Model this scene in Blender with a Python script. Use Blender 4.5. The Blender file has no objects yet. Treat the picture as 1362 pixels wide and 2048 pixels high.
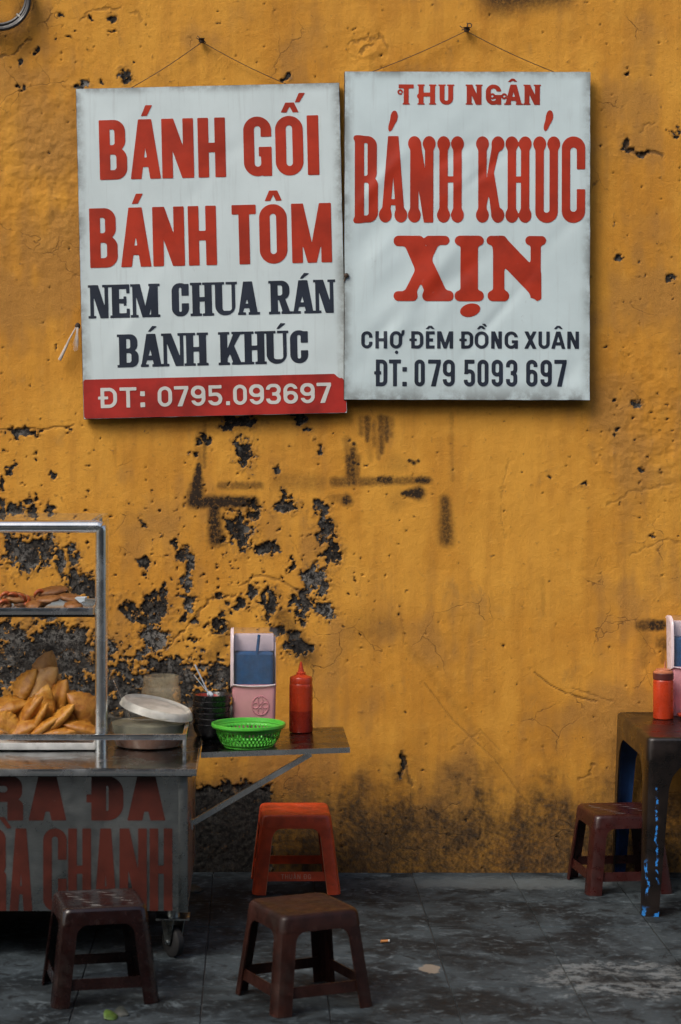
import bpy, bmesh, math, random
import numpy as np
from mathutils import Vector, Matrix, noise as mnoise
R = math.radians
random.seed(7)
sc = bpy.context.scene
C = sc.collection

# ------------------------------------------------------------------ camera, sky, sun, exposure
F, CX, CY, CZ = 4300.0, 510.0, 817.0, 1.64      # focal length and principal point in photo pixels, eye height
D = F * CZ / (1745.0 - CY)                      # eye to wall
cam = bpy.data.cameras.new('camera'); camo = bpy.data.objects.new('camera', cam); C.objects.link(camo)
camo.location = (0, -D, CZ); camo.rotation_euler = (R(90), 0, 0)
cam.sensor_fit = 'VERTICAL'; cam.sensor_height = 24.0; cam.lens = F / 2048 * 24
cam.shift_x = (681 - CX) / 2048; cam.shift_y = -(1024 - CY) / 2048
cam.clip_end = 500; cam.clip_start = .05
cam.dof.use_dof = True; cam.dof.focus_distance = D - .15; cam.dof.aperture_fstop = 2.8
sc.camera = camo

SUN = Vector((-.50, -.52, .78)).normalized()
w = bpy.data.worlds.new('World'); sc.world = w; w.use_nodes = True
nt = w.node_tree; nt.nodes.clear()
sky = nt.nodes.new('ShaderNodeTexSky'); sky.sky_type = 'NISHITA'; sky.sun_disc = False
sky.sun_elevation = math.asin(SUN.z); sky.sun_rotation = math.atan2(SUN.x, SUN.y)
sky.air_density = 1.0; sky.dust_density = 4.0; sky.ozone_density = .2
bg = nt.nodes.new('ShaderNodeBackground'); bg.inputs['Strength'].default_value = .11
wo = nt.nodes.new('ShaderNodeOutputWorld')
nt.links.new(sky.outputs[0], bg.inputs[0]); nt.links.new(bg.outputs[0], wo.inputs[0])
sl = bpy.data.lights.new('sun', 'SUN'); sl.energy = 1.0; sl.angle = R(26); sl.color = (1, .985, .93)
so = bpy.data.objects.new('sun', sl); C.objects.link(so); so.location = (-4, -8, 9)
so.rotation_euler = SUN.to_track_quat('Z', 'Y').to_euler()
sc.view_settings.view_transform = 'Standard'; sc.view_settings.look = 'None'
sc.view_settings.gamma = 1; sc.view_settings.use_curve_mapping = False
sc.view_settings.exposure = .55
sc.render.engine = 'CYCLES'; sc.cycles.use_denoising = True
sc.cycles.max_bounces = 6; sc.cycles.diffuse_bounces = 3; sc.cycles.glossy_bounces = 3; sc.cycles.transparent_max_bounces = 16; sc.cycles.caustics_reflective = False; sc.cycles.caustics_refractive = False

# ------------------------------------------------------------------ helpers
def mpp(Y): return (Y + D) / F                  # metres per photo pixel at depth Y
def PX(px, Y): return (px - CX) * mpp(Y)
def PZ(py, Y): return CZ - (py - CY) * mpp(Y)
def P(px, py, Y): return Vector((PX(px, Y), Y, PZ(py, Y)))
def YF(py, z=0.0): return F * (CZ - z) / (py - CY) - D      # depth of a point of height z seen at row py

def mesh_obj(name, verts, faces, mat, parent=None, smooth=None, mats=None, fm=None):
    me = bpy.data.meshes.new(name)
    me.from_pydata([tuple(v) for v in verts], [], faces)
    if mats:
        for m in mats: me.materials.append(m)
        if fm is not None: me.polygons.foreach_set('material_index', fm)
    elif mat: me.materials.append(mat)
    me.validate(); 
    bm = bmesh.new(); bm.from_mesh(me); bmesh.ops.recalc_face_normals(bm, faces=bm.faces); bm.to_mesh(me); bm.free()
    if smooth:
        me.shade_smooth(); me.set_sharp_from_angle(angle=R(smooth))
    o = bpy.data.objects.new(name, me); C.objects.link(o)
    if parent: o.parent = parent
    return o

class MB:
    def __init__(s): s.v = []; s.f = []; s.m = []
    def add(s, v, f, m=0):
        n = len(s.v); s.v += [tuple(p) for p in v]; s.f += [[i + n for i in q] for q in f]; s.m += [m] * len(f); return s
    def box(s, x0, y0, z0, x1, y1, z1, b=0.0, m=0):
        bm = bmesh.new(); bmesh.ops.create_cube(bm, size=1)
        for v in bm.verts:
            v.co = Vector((x0 + (v.co.x + .5) * (x1 - x0), y0 + (v.co.y + .5) * (y1 - y0), z0 + (v.co.z + .5) * (z1 - z0)))
        if b > 0: bmesh.ops.bevel(bm, geom=list(bm.edges), offset=b, segments=2, profile=.6, affect='EDGES')
        bm.verts.index_update(); s.add([v.co.copy() for v in bm.verts], [[v.index for v in f.verts] for f in bm.faces], m); bm.free(); return s
    def loft(s, rings, close=True, cap0=False, cap1=False, m=0):
        n = len(rings[0]); v = [p for r in rings for p in r]; f = []
        for i in range(len(rings) - 1):
            for j in range(n if close else n - 1):
                k = (j + 1) % n; f.append([i * n + j, i * n + k, (i + 1) * n + k, (i + 1) * n + j])
        if cap0: f.append(list(range(n))[::-1])
        if cap1: f.append([(len(rings) - 1) * n + j for j in range(n)])
        return s.add(v, f, m)
    def lathe(s, prof, n=40, c=(0, 0, 0), m=0, cap0=False, cap1=False, wob=None):
        rings = []
        for r, z in prof:
            rings.append([(c[0] + r * math.cos(2 * math.pi * j / n), c[1] + r * math.sin(2 * math.pi * j / n), c[2] + z) for j in range(n)])
        return s.loft(rings, True, cap0, cap1, m)
    def tube(s, pts, r, n=8, m=0, cap=True):
        pts = [Vector(p) for p in pts]; rings = []; up = None
        rr = r if isinstance(r, (list, tuple)) else [r] * len(pts)
        for i, p in enumerate(pts):
            t = (pts[min(i + 1, len(pts) - 1)] - pts[max(i - 1, 0)]).normalized()
            if up is None: up = Vector((0, 0, 1)) if abs(t.z) < .9 else Vector((0, 1, 0))
            a = t.cross(up).normalized(); b = a.cross(t).normalized(); up = b
            rings.append([p + (a * math.cos(2 * math.pi * j / n) + b * math.sin(2 * math.pi * j / n)) * rr[i] for j in range(n)])
        return s.loft(rings, True, cap, cap, m)
    def build(s, name, mat, parent=None, smooth=35, mats=None):
        return mesh_obj(name, s.v, s.f, mat, parent, smooth, mats, s.m if mats else None)

def empty(name, loc=(0, 0, 0), rz=0, ry=0):
    o = bpy.data.objects.new(name, None); C.objects.link(o); o.location = loc
    o.rotation_euler = (0, ry, rz); o.empty_display_size = .05; return o
def tag(o, label=None, cat=None, group=None, kind=None):
    if label: o['label'] = label
    if cat: o['category'] = cat
    if group: o['group'] = group
    if kind: o['kind'] = kind
    return o
def copy_tree(o, parent=None):
    c = o.copy(); C.objects.link(c); c.parent = parent
    for ch in [x for x in C.objects if x.parent is o]: copy_tree(ch, c)
    return c

# ------------------------------------------------------------------ materials
class NT:
    def __init__(s, name):
        s.m = bpy.data.materials.new(name); s.m.use_nodes = True; s.t = s.m.node_tree; s.t.nodes.clear()
        s.out = s.n('ShaderNodeOutputMaterial')
    def n(s, typ, **kw):
        x = s.t.nodes.new(typ)
        for k, v in kw.items(): setattr(x, k, v)
        return x
    def set(s, sock, v):
        if hasattr(v, 'is_output') or isinstance(v, bpy.types.NodeSocket): s.t.links.new(v, sock)
        elif isinstance(v, (tuple, list)) and len(v) == 3 and sock.type == 'RGBA': sock.default_value = (*v, 1)
        else: sock.default_value = v
    def math(s, op, a, b=0.0, c=None, clamp=False):
        x = s.n('ShaderNodeMath', operation=op, use_clamp=clamp); s.set(x.inputs[0], a); s.set(x.inputs[1], b)
        if c is not None: s.set(x.inputs[2], c)
        return x.outputs[0]
    def mix(s, fac, a, b, blend='MIX'):
        x = s.n('ShaderNodeMix', data_type='RGBA', blend_type=blend); s.set(x.inputs[0], fac); s.set(x.inputs[6], a); s.set(x.inputs[7], b)
        return x.outputs[2]
    def noise(s, vec, scale, detail=4, rough=.55, dist=0):
        x = s.n('ShaderNodeTexNoise'); s.set(x.inputs['Vector'], vec)
        x.inputs['Scale'].default_value = scale; x.inputs['Detail'].default_value = detail
        x.inputs['Roughness'].default_value = rough; x.inputs['Distortion'].default_value = dist; return x.outputs[0]
    def ramp(s, v, a, b, lo=0.0, hi=1.0):
        x = s.n('ShaderNodeMapRange', interpolation_type='SMOOTHSTEP'); s.set(x.inputs[0], v)
        for i, q in enumerate((a, b, lo, hi)): s.set(x.inputs[i + 1], q)
        return x.outputs[0]
    def coord(s, kind='Object', scale=None):
        x = s.n('ShaderNodeTexCoord').outputs[kind]
        if scale:
            mp = s.n('ShaderNodeMapping'); mp.inputs['Scale'].default_value = scale; s.t.links.new(x, mp.inputs[0]); x = mp.outputs[0]
        return x
    def pos(s): return s.n('ShaderNodeNewGeometry').outputs['Position']
    def scaled(s, v, scale):
        mp = s.n('ShaderNodeMapping'); mp.inputs['Scale'].default_value = scale; s.set(mp.inputs[0], v); return mp.outputs[0]
    def sep(s, v):
        x = s.n('ShaderNodeSeparateXYZ'); s.set(x.inputs[0], v); return x.outputs
    def attr(s, name): return s.n('ShaderNodeAttribute', attribute_name=name).outputs['Fac']
    def bump(s, h, strength=.3, dist=.002, normal=None):
        x = s.n('ShaderNodeBump'); x.inputs['Strength'].default_value = strength; x.inputs['Distance'].default_value = dist
        s.set(x.inputs['Height'], h)
        if normal is not None: s.set(x.inputs['Normal'], normal)
        return x.outputs[0]
    def bsdf(s, col, rough=.5, metal=0.0, normal=None, **kw):
        x = s.n('ShaderNodeBsdfPrincipled'); s.set(x.inputs['Base Color'], col); s.set(x.inputs['Roughness'], rough); s.set(x.inputs['Metallic'], metal)
        for k, v in kw.items(): s.set(x.inputs[k.replace('_', ' ')], v)
        if normal is not None: s.set(x.inputs['Normal'], normal)
        return x.outputs[0]
    def done(s, sh): s.t.links.new(sh, s.out.inputs[0]); return s.m

def plain(name, col, rough=.5, metal=0.0, var=.25, scale=18, dirt=0.0, dirtcol=(.03, .026, .022), bump=.15, bscale=120, scuff=0.0, **kw):
    t = NT(name); v = t.coord()
    a = t.noise(v, scale, 5)
    c = t.mix(t.ramp(a, .3, .7), tuple(q * (1 - var) for q in col), tuple(min(1, q * (1 + var * .6)) for q in col))
    if dirt > 0:
        d = t.noise(v, scale * .6, 8, .7, .4)
        c = t.mix(t.ramp(d, .62 - dirt * .35, .75, 0, min(1, dirt * 1.6)), c, dirtcol)
    if scuff > 0:
        for sc_, a_ in (((70, 5, 9), .0), ((6, 60, 9), .0), ((30, 30, 3), .02)):
            c = t.mix(t.ramp(t.noise(t.scaled(v, sc_), 2.2, 5, .65), .62 + a_, .70 + a_, 0, scuff), c, tuple(min(1, q * 2.6 + .012) for q in col))
    r = t.ramp(t.noise(v, scale * 2.3, 4), .3, .7, max(.02, rough - .08), min(1, rough + .1))
    b = t.bump(t.noise(v, bscale, 3), bump, .002)
    return t.done(t.bsdf(c, r, metal, b, **kw))

def steel(name, col=(.62, .64, .65), rough=.25, dirt=.3, stretch=(6, 6, 60)):
    t = NT(name); v = t.coord()
    br = t.noise(t.scaled(v, stretch), 8, 4)
    d = t.noise(v, 7, 8, .7, .3)
    c = t.mix(t.ramp(br, .3, .7), tuple(q * .85 for q in col), col)
    c = t.mix(t.ramp(d, .5, .75, 0, dirt), c, (.06, .05, .04))
    r = t.ramp(d, .35, .75, rough, min(1, rough + .3))
    b = t.bump(t.noise(v, 5, 2), .12, .004)
    b = t.bump(br, .03, .0006, b)
    return t.done(t.bsdf(c, r, 1.0, b))

# wall: paint, peeled plaster, soot, painted shade, grime all driven by what the wall mesh carries
def wall_material():
    t = NT('yellow_plaster'); p = t.pos()
    peel, soot_shade, grime, grey, crack = [t.attr(k) for k in ('peel', 'soot_shade', 'grime', 'grey', 'crack')]
    fine = t.noise(p, 95, 5, .65); mid = t.noise(p, 22, 4, .6, .3); big = t.noise(p, 2.6, 4, .55)
    streak = t.noise(t.scaled(p, (9, 1, .8)), 2.2, 5, .6)
    paint = t.mix(t.ramp(big, .3, .7), (.60, .262, .030), (.72, .345, .047))
    paint = t.mix(t.ramp(streak, .42, .68, 0, .45), paint, (.47, .205, .032))
    paint = t.mix(t.ramp(mid, .55, .78, 0, .3), paint, (.42, .185, .03))
    paint = t.mix(t.ramp(mid, .48, .25, 0, .3), paint, (.80, .42, .075))
    paint = t.mix(t.ramp(fine, .60, .78, 0, .3), paint, (.33, .15, .03))
    grain = t.noise(p, 210, 4, .75)
    paint = t.mix(t.ramp(grain, .55, .72, 0, .38), paint, (.30, .135, .028))
    paint = t.mix(t.ramp(grain, .45, .30, 0, .30), paint, (.85, .47, .10))
    stain = t.noise(t.scaled(p, (2.2, 1, 1)), 5.5, 7, .68, .5)
    paint = t.mix(t.ramp(stain, .56, .74, 0, .5), paint, (.36, .19, .055))
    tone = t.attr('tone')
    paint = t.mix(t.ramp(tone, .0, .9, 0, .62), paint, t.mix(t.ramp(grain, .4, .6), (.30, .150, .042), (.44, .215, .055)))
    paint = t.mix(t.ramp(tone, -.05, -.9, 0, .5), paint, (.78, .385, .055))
    # tiny dark pits
    vo = t.n('ShaderNodeTexVoronoi'); t.set(vo.inputs['Vector'], p); vo.inputs['Scale'].default_value = 38
    vr = t.sep(vo.outputs['Color'])
    pit = t.math('MULTIPLY', t.ramp(t.math('ADD', vo.outputs['Distance'], t.math('MULTIPLY', t.math('SUBTRACT', fine, .5), .25)), .11, .05), t.ramp(vr[0], .955, .97))
    pit = t.math('MULTIPLY', pit, t.ramp(tone, -.2, .35, .15, 1))
    paint = t.mix(t.math('MULTIPLY', pit, .85), paint, (.05, .035, .02))
    ve = t.n('ShaderNodeTexVoronoi', feature='DISTANCE_TO_EDGE'); ve.inputs['Scale'].default_value = 5.2
    wv = t.n('ShaderNodeMixRGB', blend_type='ADD'); wv.inputs[0].default_value = .22; t.set(wv.inputs[1], p); nz = t.n('ShaderNodeTexNoise'); nz.inputs['Scale'].default_value = 6; nz.inputs['Detail'].default_value = 6; t.set(nz.inputs['Vector'], p); t.set(wv.inputs[2], nz.outputs[1]); t.set(ve.inputs['Vector'], wv.outputs[0])
    hair = t.math('MULTIPLY', t.ramp(ve.outputs['Distance'], .010, .002), t.math('MULTIPLY', t.ramp(t.noise(p, 3.1, 3), .50, .60), t.ramp(tone, -.1, .5, .1, 1)))
    paint = t.mix(t.math('MULTIPLY', hair, .6), paint, (.12, .06, .02))
    # layer of lighter undercoat at paint edges, dark decayed plaster within
    pe = t.math('ADD', peel, t.math('MULTIPLY', t.math('SUBTRACT', fine, .5), .95))
    pe = t.math('ADD', pe, t.math('MULTIPLY', t.math('SUBTRACT', mid, .5), .35))
    dark = t.mix(t.ramp(fine, .47, .60), (.006, .005, .0045), (.036, .030, .024))
    dark = t.mix(t.ramp(t.noise(p, 60, 5, .7), .57, .66, 0, .5), dark, (.13, .115, .095))
    dark = t.mix(t.ramp(t.noise(p, 34, 5, .7), .60, .68, 0, .9), dark, (.36, .17, .028))
    pale = t.mix(t.ramp(t.noise(p, 70, 6, .75), .44, .58), (.012, .012, .012), (.24, .23, .21))
    under = t.mix(grey, dark, pale)
    col = t.mix(t.ramp(pe, -.62, -.02, 0, .42), paint, (.25, .125, .035))
    lip = t.math('MULTIPLY', t.ramp(pe, -.03, .02), t.ramp(t.noise(p, 26, 4, .6), .45, .6))
    col = t.mix(t.math('MULTIPLY', lip, .75), col, t.mix(t.ramp(grain, .4, .6), (.30, .22, .13), (.22, .17, .12)))
    col = t.mix(t.ramp(pe, t.ramp(t.noise(p, 18, 4), .4, .6, .01, .10), t.ramp(t.noise(p, 18, 4), .4, .6, .06, .15)), col, under)
    col = t.mix(t.math('MULTIPLY', crack, .8), col, (.075, .042, .018))
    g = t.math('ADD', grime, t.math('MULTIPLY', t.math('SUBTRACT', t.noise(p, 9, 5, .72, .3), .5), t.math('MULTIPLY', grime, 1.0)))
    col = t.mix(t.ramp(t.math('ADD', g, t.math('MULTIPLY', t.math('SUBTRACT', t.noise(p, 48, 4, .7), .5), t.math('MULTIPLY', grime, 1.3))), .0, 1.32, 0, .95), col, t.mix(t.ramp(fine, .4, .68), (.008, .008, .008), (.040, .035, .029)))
    s = t.math('MULTIPLY', soot_shade, t.ramp(fine, .3, .6, .78, 1.2))
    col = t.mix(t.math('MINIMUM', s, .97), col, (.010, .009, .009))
    h = t.math('ADD', t.math('MULTIPLY', fine, .75), t.math('MULTIPLY', t.noise(p, 230, 4, .7), .6))
    h = t.math('ADD', h, t.math('MULTIPLY', mid, .55))
    h = t.math('SUBTRACT', h, t.math('MULTIPLY', t.ramp(pe, .0, .08), 1.3))
    h = t.math('SUBTRACT', h, t.math('MULTIPLY', hair, .6)); h = t.math('SUBTRACT', h, t.math('MULTIPLY', pit, .7)); h = t.math('SUBTRACT', h, t.math('MULTIPLY', crack, .8))
    return t.done(t.bsdf(col, .82, 0, t.bump(h, .75, .0030), Specular_IOR_Level=.25))

def paving_material():
    t = NT('dark_paving_stone'); p = t.pos()
    rnd = t.n('ShaderNodeObjectInfo').outputs['Random']
    a = t.noise(p, 4.5, 8, .62, .4); b = t.noise(p, 30, 6, .65); c3 = t.noise(p, 14, 7, .7, .8)
    col = t.mix(t.ramp(a, .40, .62), (.010, .0138, .0162), (.046, .060, .068))
    col = t.mix(t.ramp(b, .52, .72, 0, .75), col, (.088, .112, .126))
    col = t.mix(t.ramp(c3, .54, .70, 0, .8), col, (.118, .148, .164))
    col = t.mix(t.ramp(c3, .46, .34, 0, .85), col, (.008, .009, .0095))
    xyz = t.sep(p)
    # dried pale spill beside the table
    def spot(cx, cy, rx, ry):
        dx = t.math('DIVIDE', t.math('SUBTRACT', xyz[0], cx), rx); dy = t.math('DIVIDE', t.math('SUBTRACT', xyz[1], cy), ry)
        return t.math('SQRT', t.math('ADD', t.math('MULTIPLY', dx, dx), t.math('MULTIPLY', dy, dy)))
    d = t.math('ADD', spot(PX(1245, -1.45), YF(1958), .24, .20), t.math('MULTIPLY', t.math('SUBTRACT', t.noise(p, 10, 6, .7, .8), .5), 1.9))
    ring = t.math('MULTIPLY', t.ramp(d, 1.12, .84), t.ramp(d, .05, .62, .15, 1))
    ring = t.math('MULTIPLY', ring, t.ramp(t.noise(p, 20, 6, .75), .42, .58))
    col = t.mix(t.math('MULTIPLY', ring, .45), col, (.30, .33, .335))
    d2 = t.math('ADD', spot(PX(1010, -.22), -.16, .52, .12), t.math('MULTIPLY', t.math('SUBTRACT', c3, .5), 2.2))
    col = t.mix(t.ramp(d2, 1.1, .4, 0, .65), col, (.13, .152, .158))
    d3 = t.math('ADD', spot(PX(860, -1.3), YF(1937), .035, .05), t.math('MULTIPLY', t.math('SUBTRACT', b, .5), 1.5))
    col = t.mix(t.ramp(d3, 1.0, .8, 0, .8), col, (.26, .22, .17))
    col = t.mix(.5, col, t.mix(rnd, (.62, .62, .62), (1.0, 1.0, 1.0)), 'MULTIPLY')
    h = t.math('ADD', t.math('MULTIPLY', c3, 1.0), t.math('MULTIPLY', b, .5))
    r = t.ramp(a, .3, .7, .72, .92)
    return t.done(t.bsdf(col, r, 0, t.bump(h, .6, .004), Specular_IOR_Level=.2))

def canvas_material(name, col=(.62, .68, .70)):
    t = NT(name); v = t.coord()
    weave = t.noise(t.scaled(v, (1, 1, 1)), 260, 2)
    blot = t.noise(v, 3.2, 5, .6); spk = t.noise(v, 26, 7, .75, .3)
    streak = t.noise(t.scaled(v, (26, 1, 1.6)), 2, 5, .65)
    c = t.mix(t.ramp(blot, .35, .7), tuple(q * .9 for q in col), col)
    c = t.mix(t.ramp(streak, .52, .75, 0, .22), c, (.33, .36, .36))
    c = t.mix(t.ramp(spk, .64, .78, 0, .6), c, (.16, .17, .16))
    e = t.attr('edge')
    g = t.math('MULTIPLY', e, t.ramp(t.noise(v, 11, 6, .7), .38, .62, .25, 1))
    c = t.mix(t.math('MULTIPLY', g, .75), c, (.13, .13, .12))
    return t.done(t.bsdf(c, t.ramp(blot, .3, .7, .30, .45), 0, t.bump(weave, .12, .001)))

def print_material(name, col, fade=.25):
    t = NT(name); v = t.coord()
    a = t.noise(v, 7, 5, .6); b = t.noise(v, 60, 5, .7)
    c = t.mix(t.ramp(a, .32, .68), tuple(q * (1 - fade) for q in col), tuple(q * (1 + fade * .5) for q in col))
    c = t.mix(t.ramp(b, .66, .8, 0, .35), c, (.35, .34, .32))
    return t.done(t.bsdf(c, .45, 0, t.bump(t.noise(v, 260, 2), .1, .001)))

def sheer(name, col, opac=.5, rough=.25):
    t = NT(name); v = t.coord()
    a = t.noise(v, 22, 5)
    tr = t.n('ShaderNodeBsdfTransparent'); tr.inputs[0].default_value = (*[min(1, q * .35 + .65) for q in col], 1)
    pr = t.bsdf(t.mix(t.ramp(a, .3, .7), tuple(q * .82 for q in col), col), rough, 0, t.bump(a, .1, .003))
    mx = t.n('ShaderNodeMixShader'); t.set(mx.inputs[0], t.ramp(a, .3, .7, opac * .85, min(1, opac * 1.12)))
    t.t.links.new(tr.outputs[0], mx.inputs[1]); t.t.links.new(pr, mx.inputs[2])
    return t.done(mx.outputs[0])

def pastry_material(name, lo, hi, edge):
    t = NT(name); v = t.coord(); rnd = t.n('ShaderNodeObjectInfo').outputs['Random']
    a = t.noise(v, 34, 6, .7, .5); b = t.noise(v, 150, 5, .75)
    c = t.mix(t.ramp(a, .32, .68), lo, hi)
    c = t.mix(t.ramp(b, .56, .76, 0, .4), c, edge)
    c = t.mix(.85, c, t.mix(rnd, (.62, .52, .44), (1.0, 1.0, 1.0)), 'MULTIPLY')
    bl = t.n('ShaderNodeTexVoronoi'); bl.inputs['Scale'].default_value = 120; t.set(bl.inputs['Vector'], v)
    b = t.math('ADD', b, t.ramp(bl.outputs['Distance'], .5, .1, 0, .2))
    return t.done(t.bsdf(c, t.ramp(a, .35, .65, .28, .5), 0, t.bump(t.math('ADD', a, t.math('MULTIPLY', b, .8)), .65, .003)))

def table_material():
    t = NT('chipped_brown_coat'); v = t.coord(); x, y, z = t.sep(v)
    a = t.noise(v, 9, 6, .6); b = t.noise(v, 60, 6, .7)
    c = t.mix(t.ramp(a, .35, .68), (.0045, .0036, .0034), (.013, .008, .0062))
    c = t.mix(t.ramp(b, .6, .78, 0, .4), c, (.028, .016, .011))
    wob = t.math('MULTIPLY', t.math('SUBTRACT', t.noise(t.scaled(v, (0, 0, 1)), 14, 4, .6), .5), .05)
    brk = t.noise(v, 55, 4, .7)
    def streak(x0, wd, z0, z1):
        d = t.math('ABSOLUTE', t.math('SUBTRACT', t.math('ADD', x, wob), x0))
        m = t.math('MULTIPLY', t.ramp(d, wd, wd * .55), t.math('MULTIPLY', t.ramp(z, z0, z0 + .02), t.ramp(z, z1, z1 - .03)))
        return t.math('MULTIPLY', m, t.ramp(brk, .46, .52))
    s = t.math('MAXIMUM', streak(-.272, .0042, .10, .43), streak(-.305, .0044, .06, .19))
    s = t.math('MAXIMUM', s, t.math('MULTIPLY', t.ramp(z, .035, .015), t.ramp(t.noise(v, 40, 3), .5, .56)))
    s = t.math('MAXIMUM', s, t.math('MULTIPLY', t.ramp(t.noise(v, 24, 6, .7), .73, .75), t.ramp(z, .50, .55)))
    s = t.math('MULTIPLY', s, t.ramp(y, -.28, -.30))
    c = t.mix(s, c, (.03, .22, .62))
    return t.done(t.bsdf(c, t.ramp(a, .3, .7, .22, .42), 0, t.bump(t.math('SUBTRACT', b, s), .25, .002)))

M = {}
M['wall'] = wall_material(); M['paving'] = paving_material()
M['ground'] = plain('street_asphalt', (.05, .05, .05), .8, scale=6)
M['canvas'] = canvas_material('banner_cloth', (.70, .81, .82)); M['canvas2'] = canvas_material('banner_vinyl', (.66, .79, .81))
M['red'] = print_material('red_ink', (.45, .034, .010)); M['navy'] = print_material('navy_ink', (.020, .028, .046)); M['white_ink'] = print_material('white_ink', (.66, .66, .62), .1)
M['redband'] = print_material('red_band_ink', (.40, .026, .018), .35)
M['wood'] = plain('old_frame_wood', (.05, .04, .032), .8, dirt=.4)
M['string'] = plain('rusty_wire', (.07, .045, .03), .8)
M['rust'] = plain('rusty_iron', (.045, .03, .022), .8, dirt=.4)
M['steel'] = steel('stainless_tube', (.80, .83, .82), .15, .18, (60, 60, 6))
M['sheet'] = steel('stainless_sheet', (.37, .40, .395), .24, .45, (6, 6, 60))
M['counter'] = steel('stainless_counter', (.40, .41, .42), .11, .35, (8, 40, 8))
M['shelf'] = steel('worn_shelf_sheet', (.16, .165, .17), .16, .5, (8, 40, 8))
M['cartred'] = print_material('faded_red_vinyl', (.072, .014, .008), .45)
M['white_tray'] = plain('white_enamel', (.72, .73, .70), .35, dirt=.25)
M['rubber'] = plain('black_rubber', (.008, .008, .0085), .7)
M['orange'] = plain('orange_plastic', (.62, .070, .018), .38, var=.3, dirt=.25, scuff=.15, bscale=60)
M['brown'] = plain('brown_plastic', (.024, .0078, .0052), .42, var=.45, dirt=.3, scuff=.5, bscale=60, Specular_IOR_Level=.25)
M['maroon'] = plain('maroon_plastic', (.038, .0085, .0070), .33, var=.3, dirt=.2, scuff=.35, bscale=60)
M['darkstool'] = plain('dark_red_plastic', (.012, .0042, .0036), .20, var=.35, dirt=.3, scuff=.45, bscale=60)
M['bead2'] = plain('orange_relief', (.60, .26, .16), .4)
M['bead'] = plain('worn_orange_bead', (.62, .20, .09), .4)
M['table'] = table_material(); M['blue'] = plain('blue_plastic', (.012, .06, .20), .45, dirt=.3)
M['pink'] = plain('pink_plastic', (.72, .33, .37), .35, var=.08, dirt=.08)
M['emblem'] = plain('pink_relief', (.55, .22, .26), .35, var=.08)
M['palepink'] = plain('frosted_pale_plastic', (.72, .60, .63), .3, var=.06)
M['lidclear'] = sheer('clear_lid_plastic', (.80, .78, .82), .06, .22)
M['blue_paper'] = plain('blue_tissue', (.003, .068, .19), .8, var=.25, scale=40, bump=.5)
M['green'] = plain('green_plastic', (.085, .47, .045), .35, var=.12, dirt=.05)
M['bottle_red'] = plain('red_squeeze_plastic', (.50, .045, .012), .28, var=.15, dirt=.06)
M['sauce_red'] = plain('sauce_behind_plastic', (.29, .022, .008), .28, var=.15)
M['cap_brown'] = plain('brown_cap', (.11, .022, .018), .4); M['cap_pale'] = plain('pale_cap', (.50, .17, .08), .4)
M['bowl'] = plain('black_melamine', (.014, .013, .014), .28, var=.3, dirt=.1); M['bowl_red'] = plain('red_melamine', (.40, .035, .02), .3)
M['tub'] = sheer('cloudy_tub_plastic', (.62, .60, .52), .16, .3); M['tublid'] = sheer('cloudy_lid_plastic', (.78, .77, .70), .66, .35)
M['teal_food'] = plain('pale_teal_liquid', (.30, .30, .22), .5, var=.5, scale=9); M['broth'] = plain('amber_sauce', (.22, .055, .014), .3, var=.3)
M['glass'] = sheer('jar_plastic', (.92, .84, .64), .20, .12); M['jarfill'] = plain('jar_contents', (.55, .36, .14), .6, var=.3)
M['pane'] = sheer('pane_glass', (.85, .9, .9), .06, .05)
M['pastry'] = pastry_material('fried_pastry', (.44, .165, .018), (.70, .35, .050), (.25, .095, .016))
M['pale_pastry'] = pastry_material('pale_fried_pastry', (.46, .22, .06), (.66, .38, .12), (.34, .15, .04))
M['shrimp_cake'] = pastry_material('fried_batter', (.20, .075, .020), (.36, .16, .050), (.08, .03, .010))
M['shrimp'] = plain('cooked_shrimp', (.46, .10, .025), .35, var=.4, scale=60)
M['paper'] = plain('blue_white_paper', (.60, .70, .76), .7)
M['leaf'] = plain('green_leaf', (.07, .13, .02), .5, var=.4); M['deadleaf'] = plain('dark_leaf', (.02, .024, .018), .6)
M['cigar'] = plain('cigarette_filter', (.52, .21, .06), .7); M['cigpaper'] = plain('cigarette_paper', (.6, .56, .5), .8)
M['cable'] = plain('black_cable', (.02, .02, .022), .4); M['tie'] = plain('pale_tie', (.5, .48, .42), .5)
M['tape'] = plain('frayed_string', (.58, .52, .46), .7)
M['spoon'] = steel('spoon_steel', (.7, .72, .74), .18, .1)

# ------------------------------------------------------------------ noise for the wall relief
def perlin(x, y, seed):
    rs = np.random.RandomState(seed); perm = rs.permutation(512); perm = np.concatenate([perm, perm]); ang = rs.rand(512) * 2 * np.pi
    xi = np.floor(x).astype(int); yi = np.floor(y).astype(int); xf = x - xi; yf = y - yi
    u = xf * xf * xf * (xf * (xf * 6 - 15) + 10); v = yf * yf * yf * (yf * (yf * 6 - 15) + 10)
    def g(ix, iy, dx, dy):
        h = ang[perm[(perm[ix & 511] + iy) & 511]]; return np.cos(h) * dx + np.sin(h) * dy
    a = g(xi, yi, xf, yf); b = g(xi + 1, yi, xf - 1, yf); c = g(xi, yi + 1, xf, yf - 1); d = g(xi + 1, yi + 1, xf - 1, yf - 1)
    return (a + u * (b - a)) + v * ((c + u * (d - c)) - (a + u * (b - a)))
def fbm(x, y, seed, oct=4, gain=.5):
    s = 0; a = 1.0; f = 1.0
    for i in range(oct): s = s + a * perlin(x * f, y * f, seed + i); a *= gain; f *= 2.03
    return s * 1.4
def sstep(a, b, x):
    t = np.clip((x - a) / (b - a), 0, 1); return t * t * (3 - 2 * t)
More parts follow.
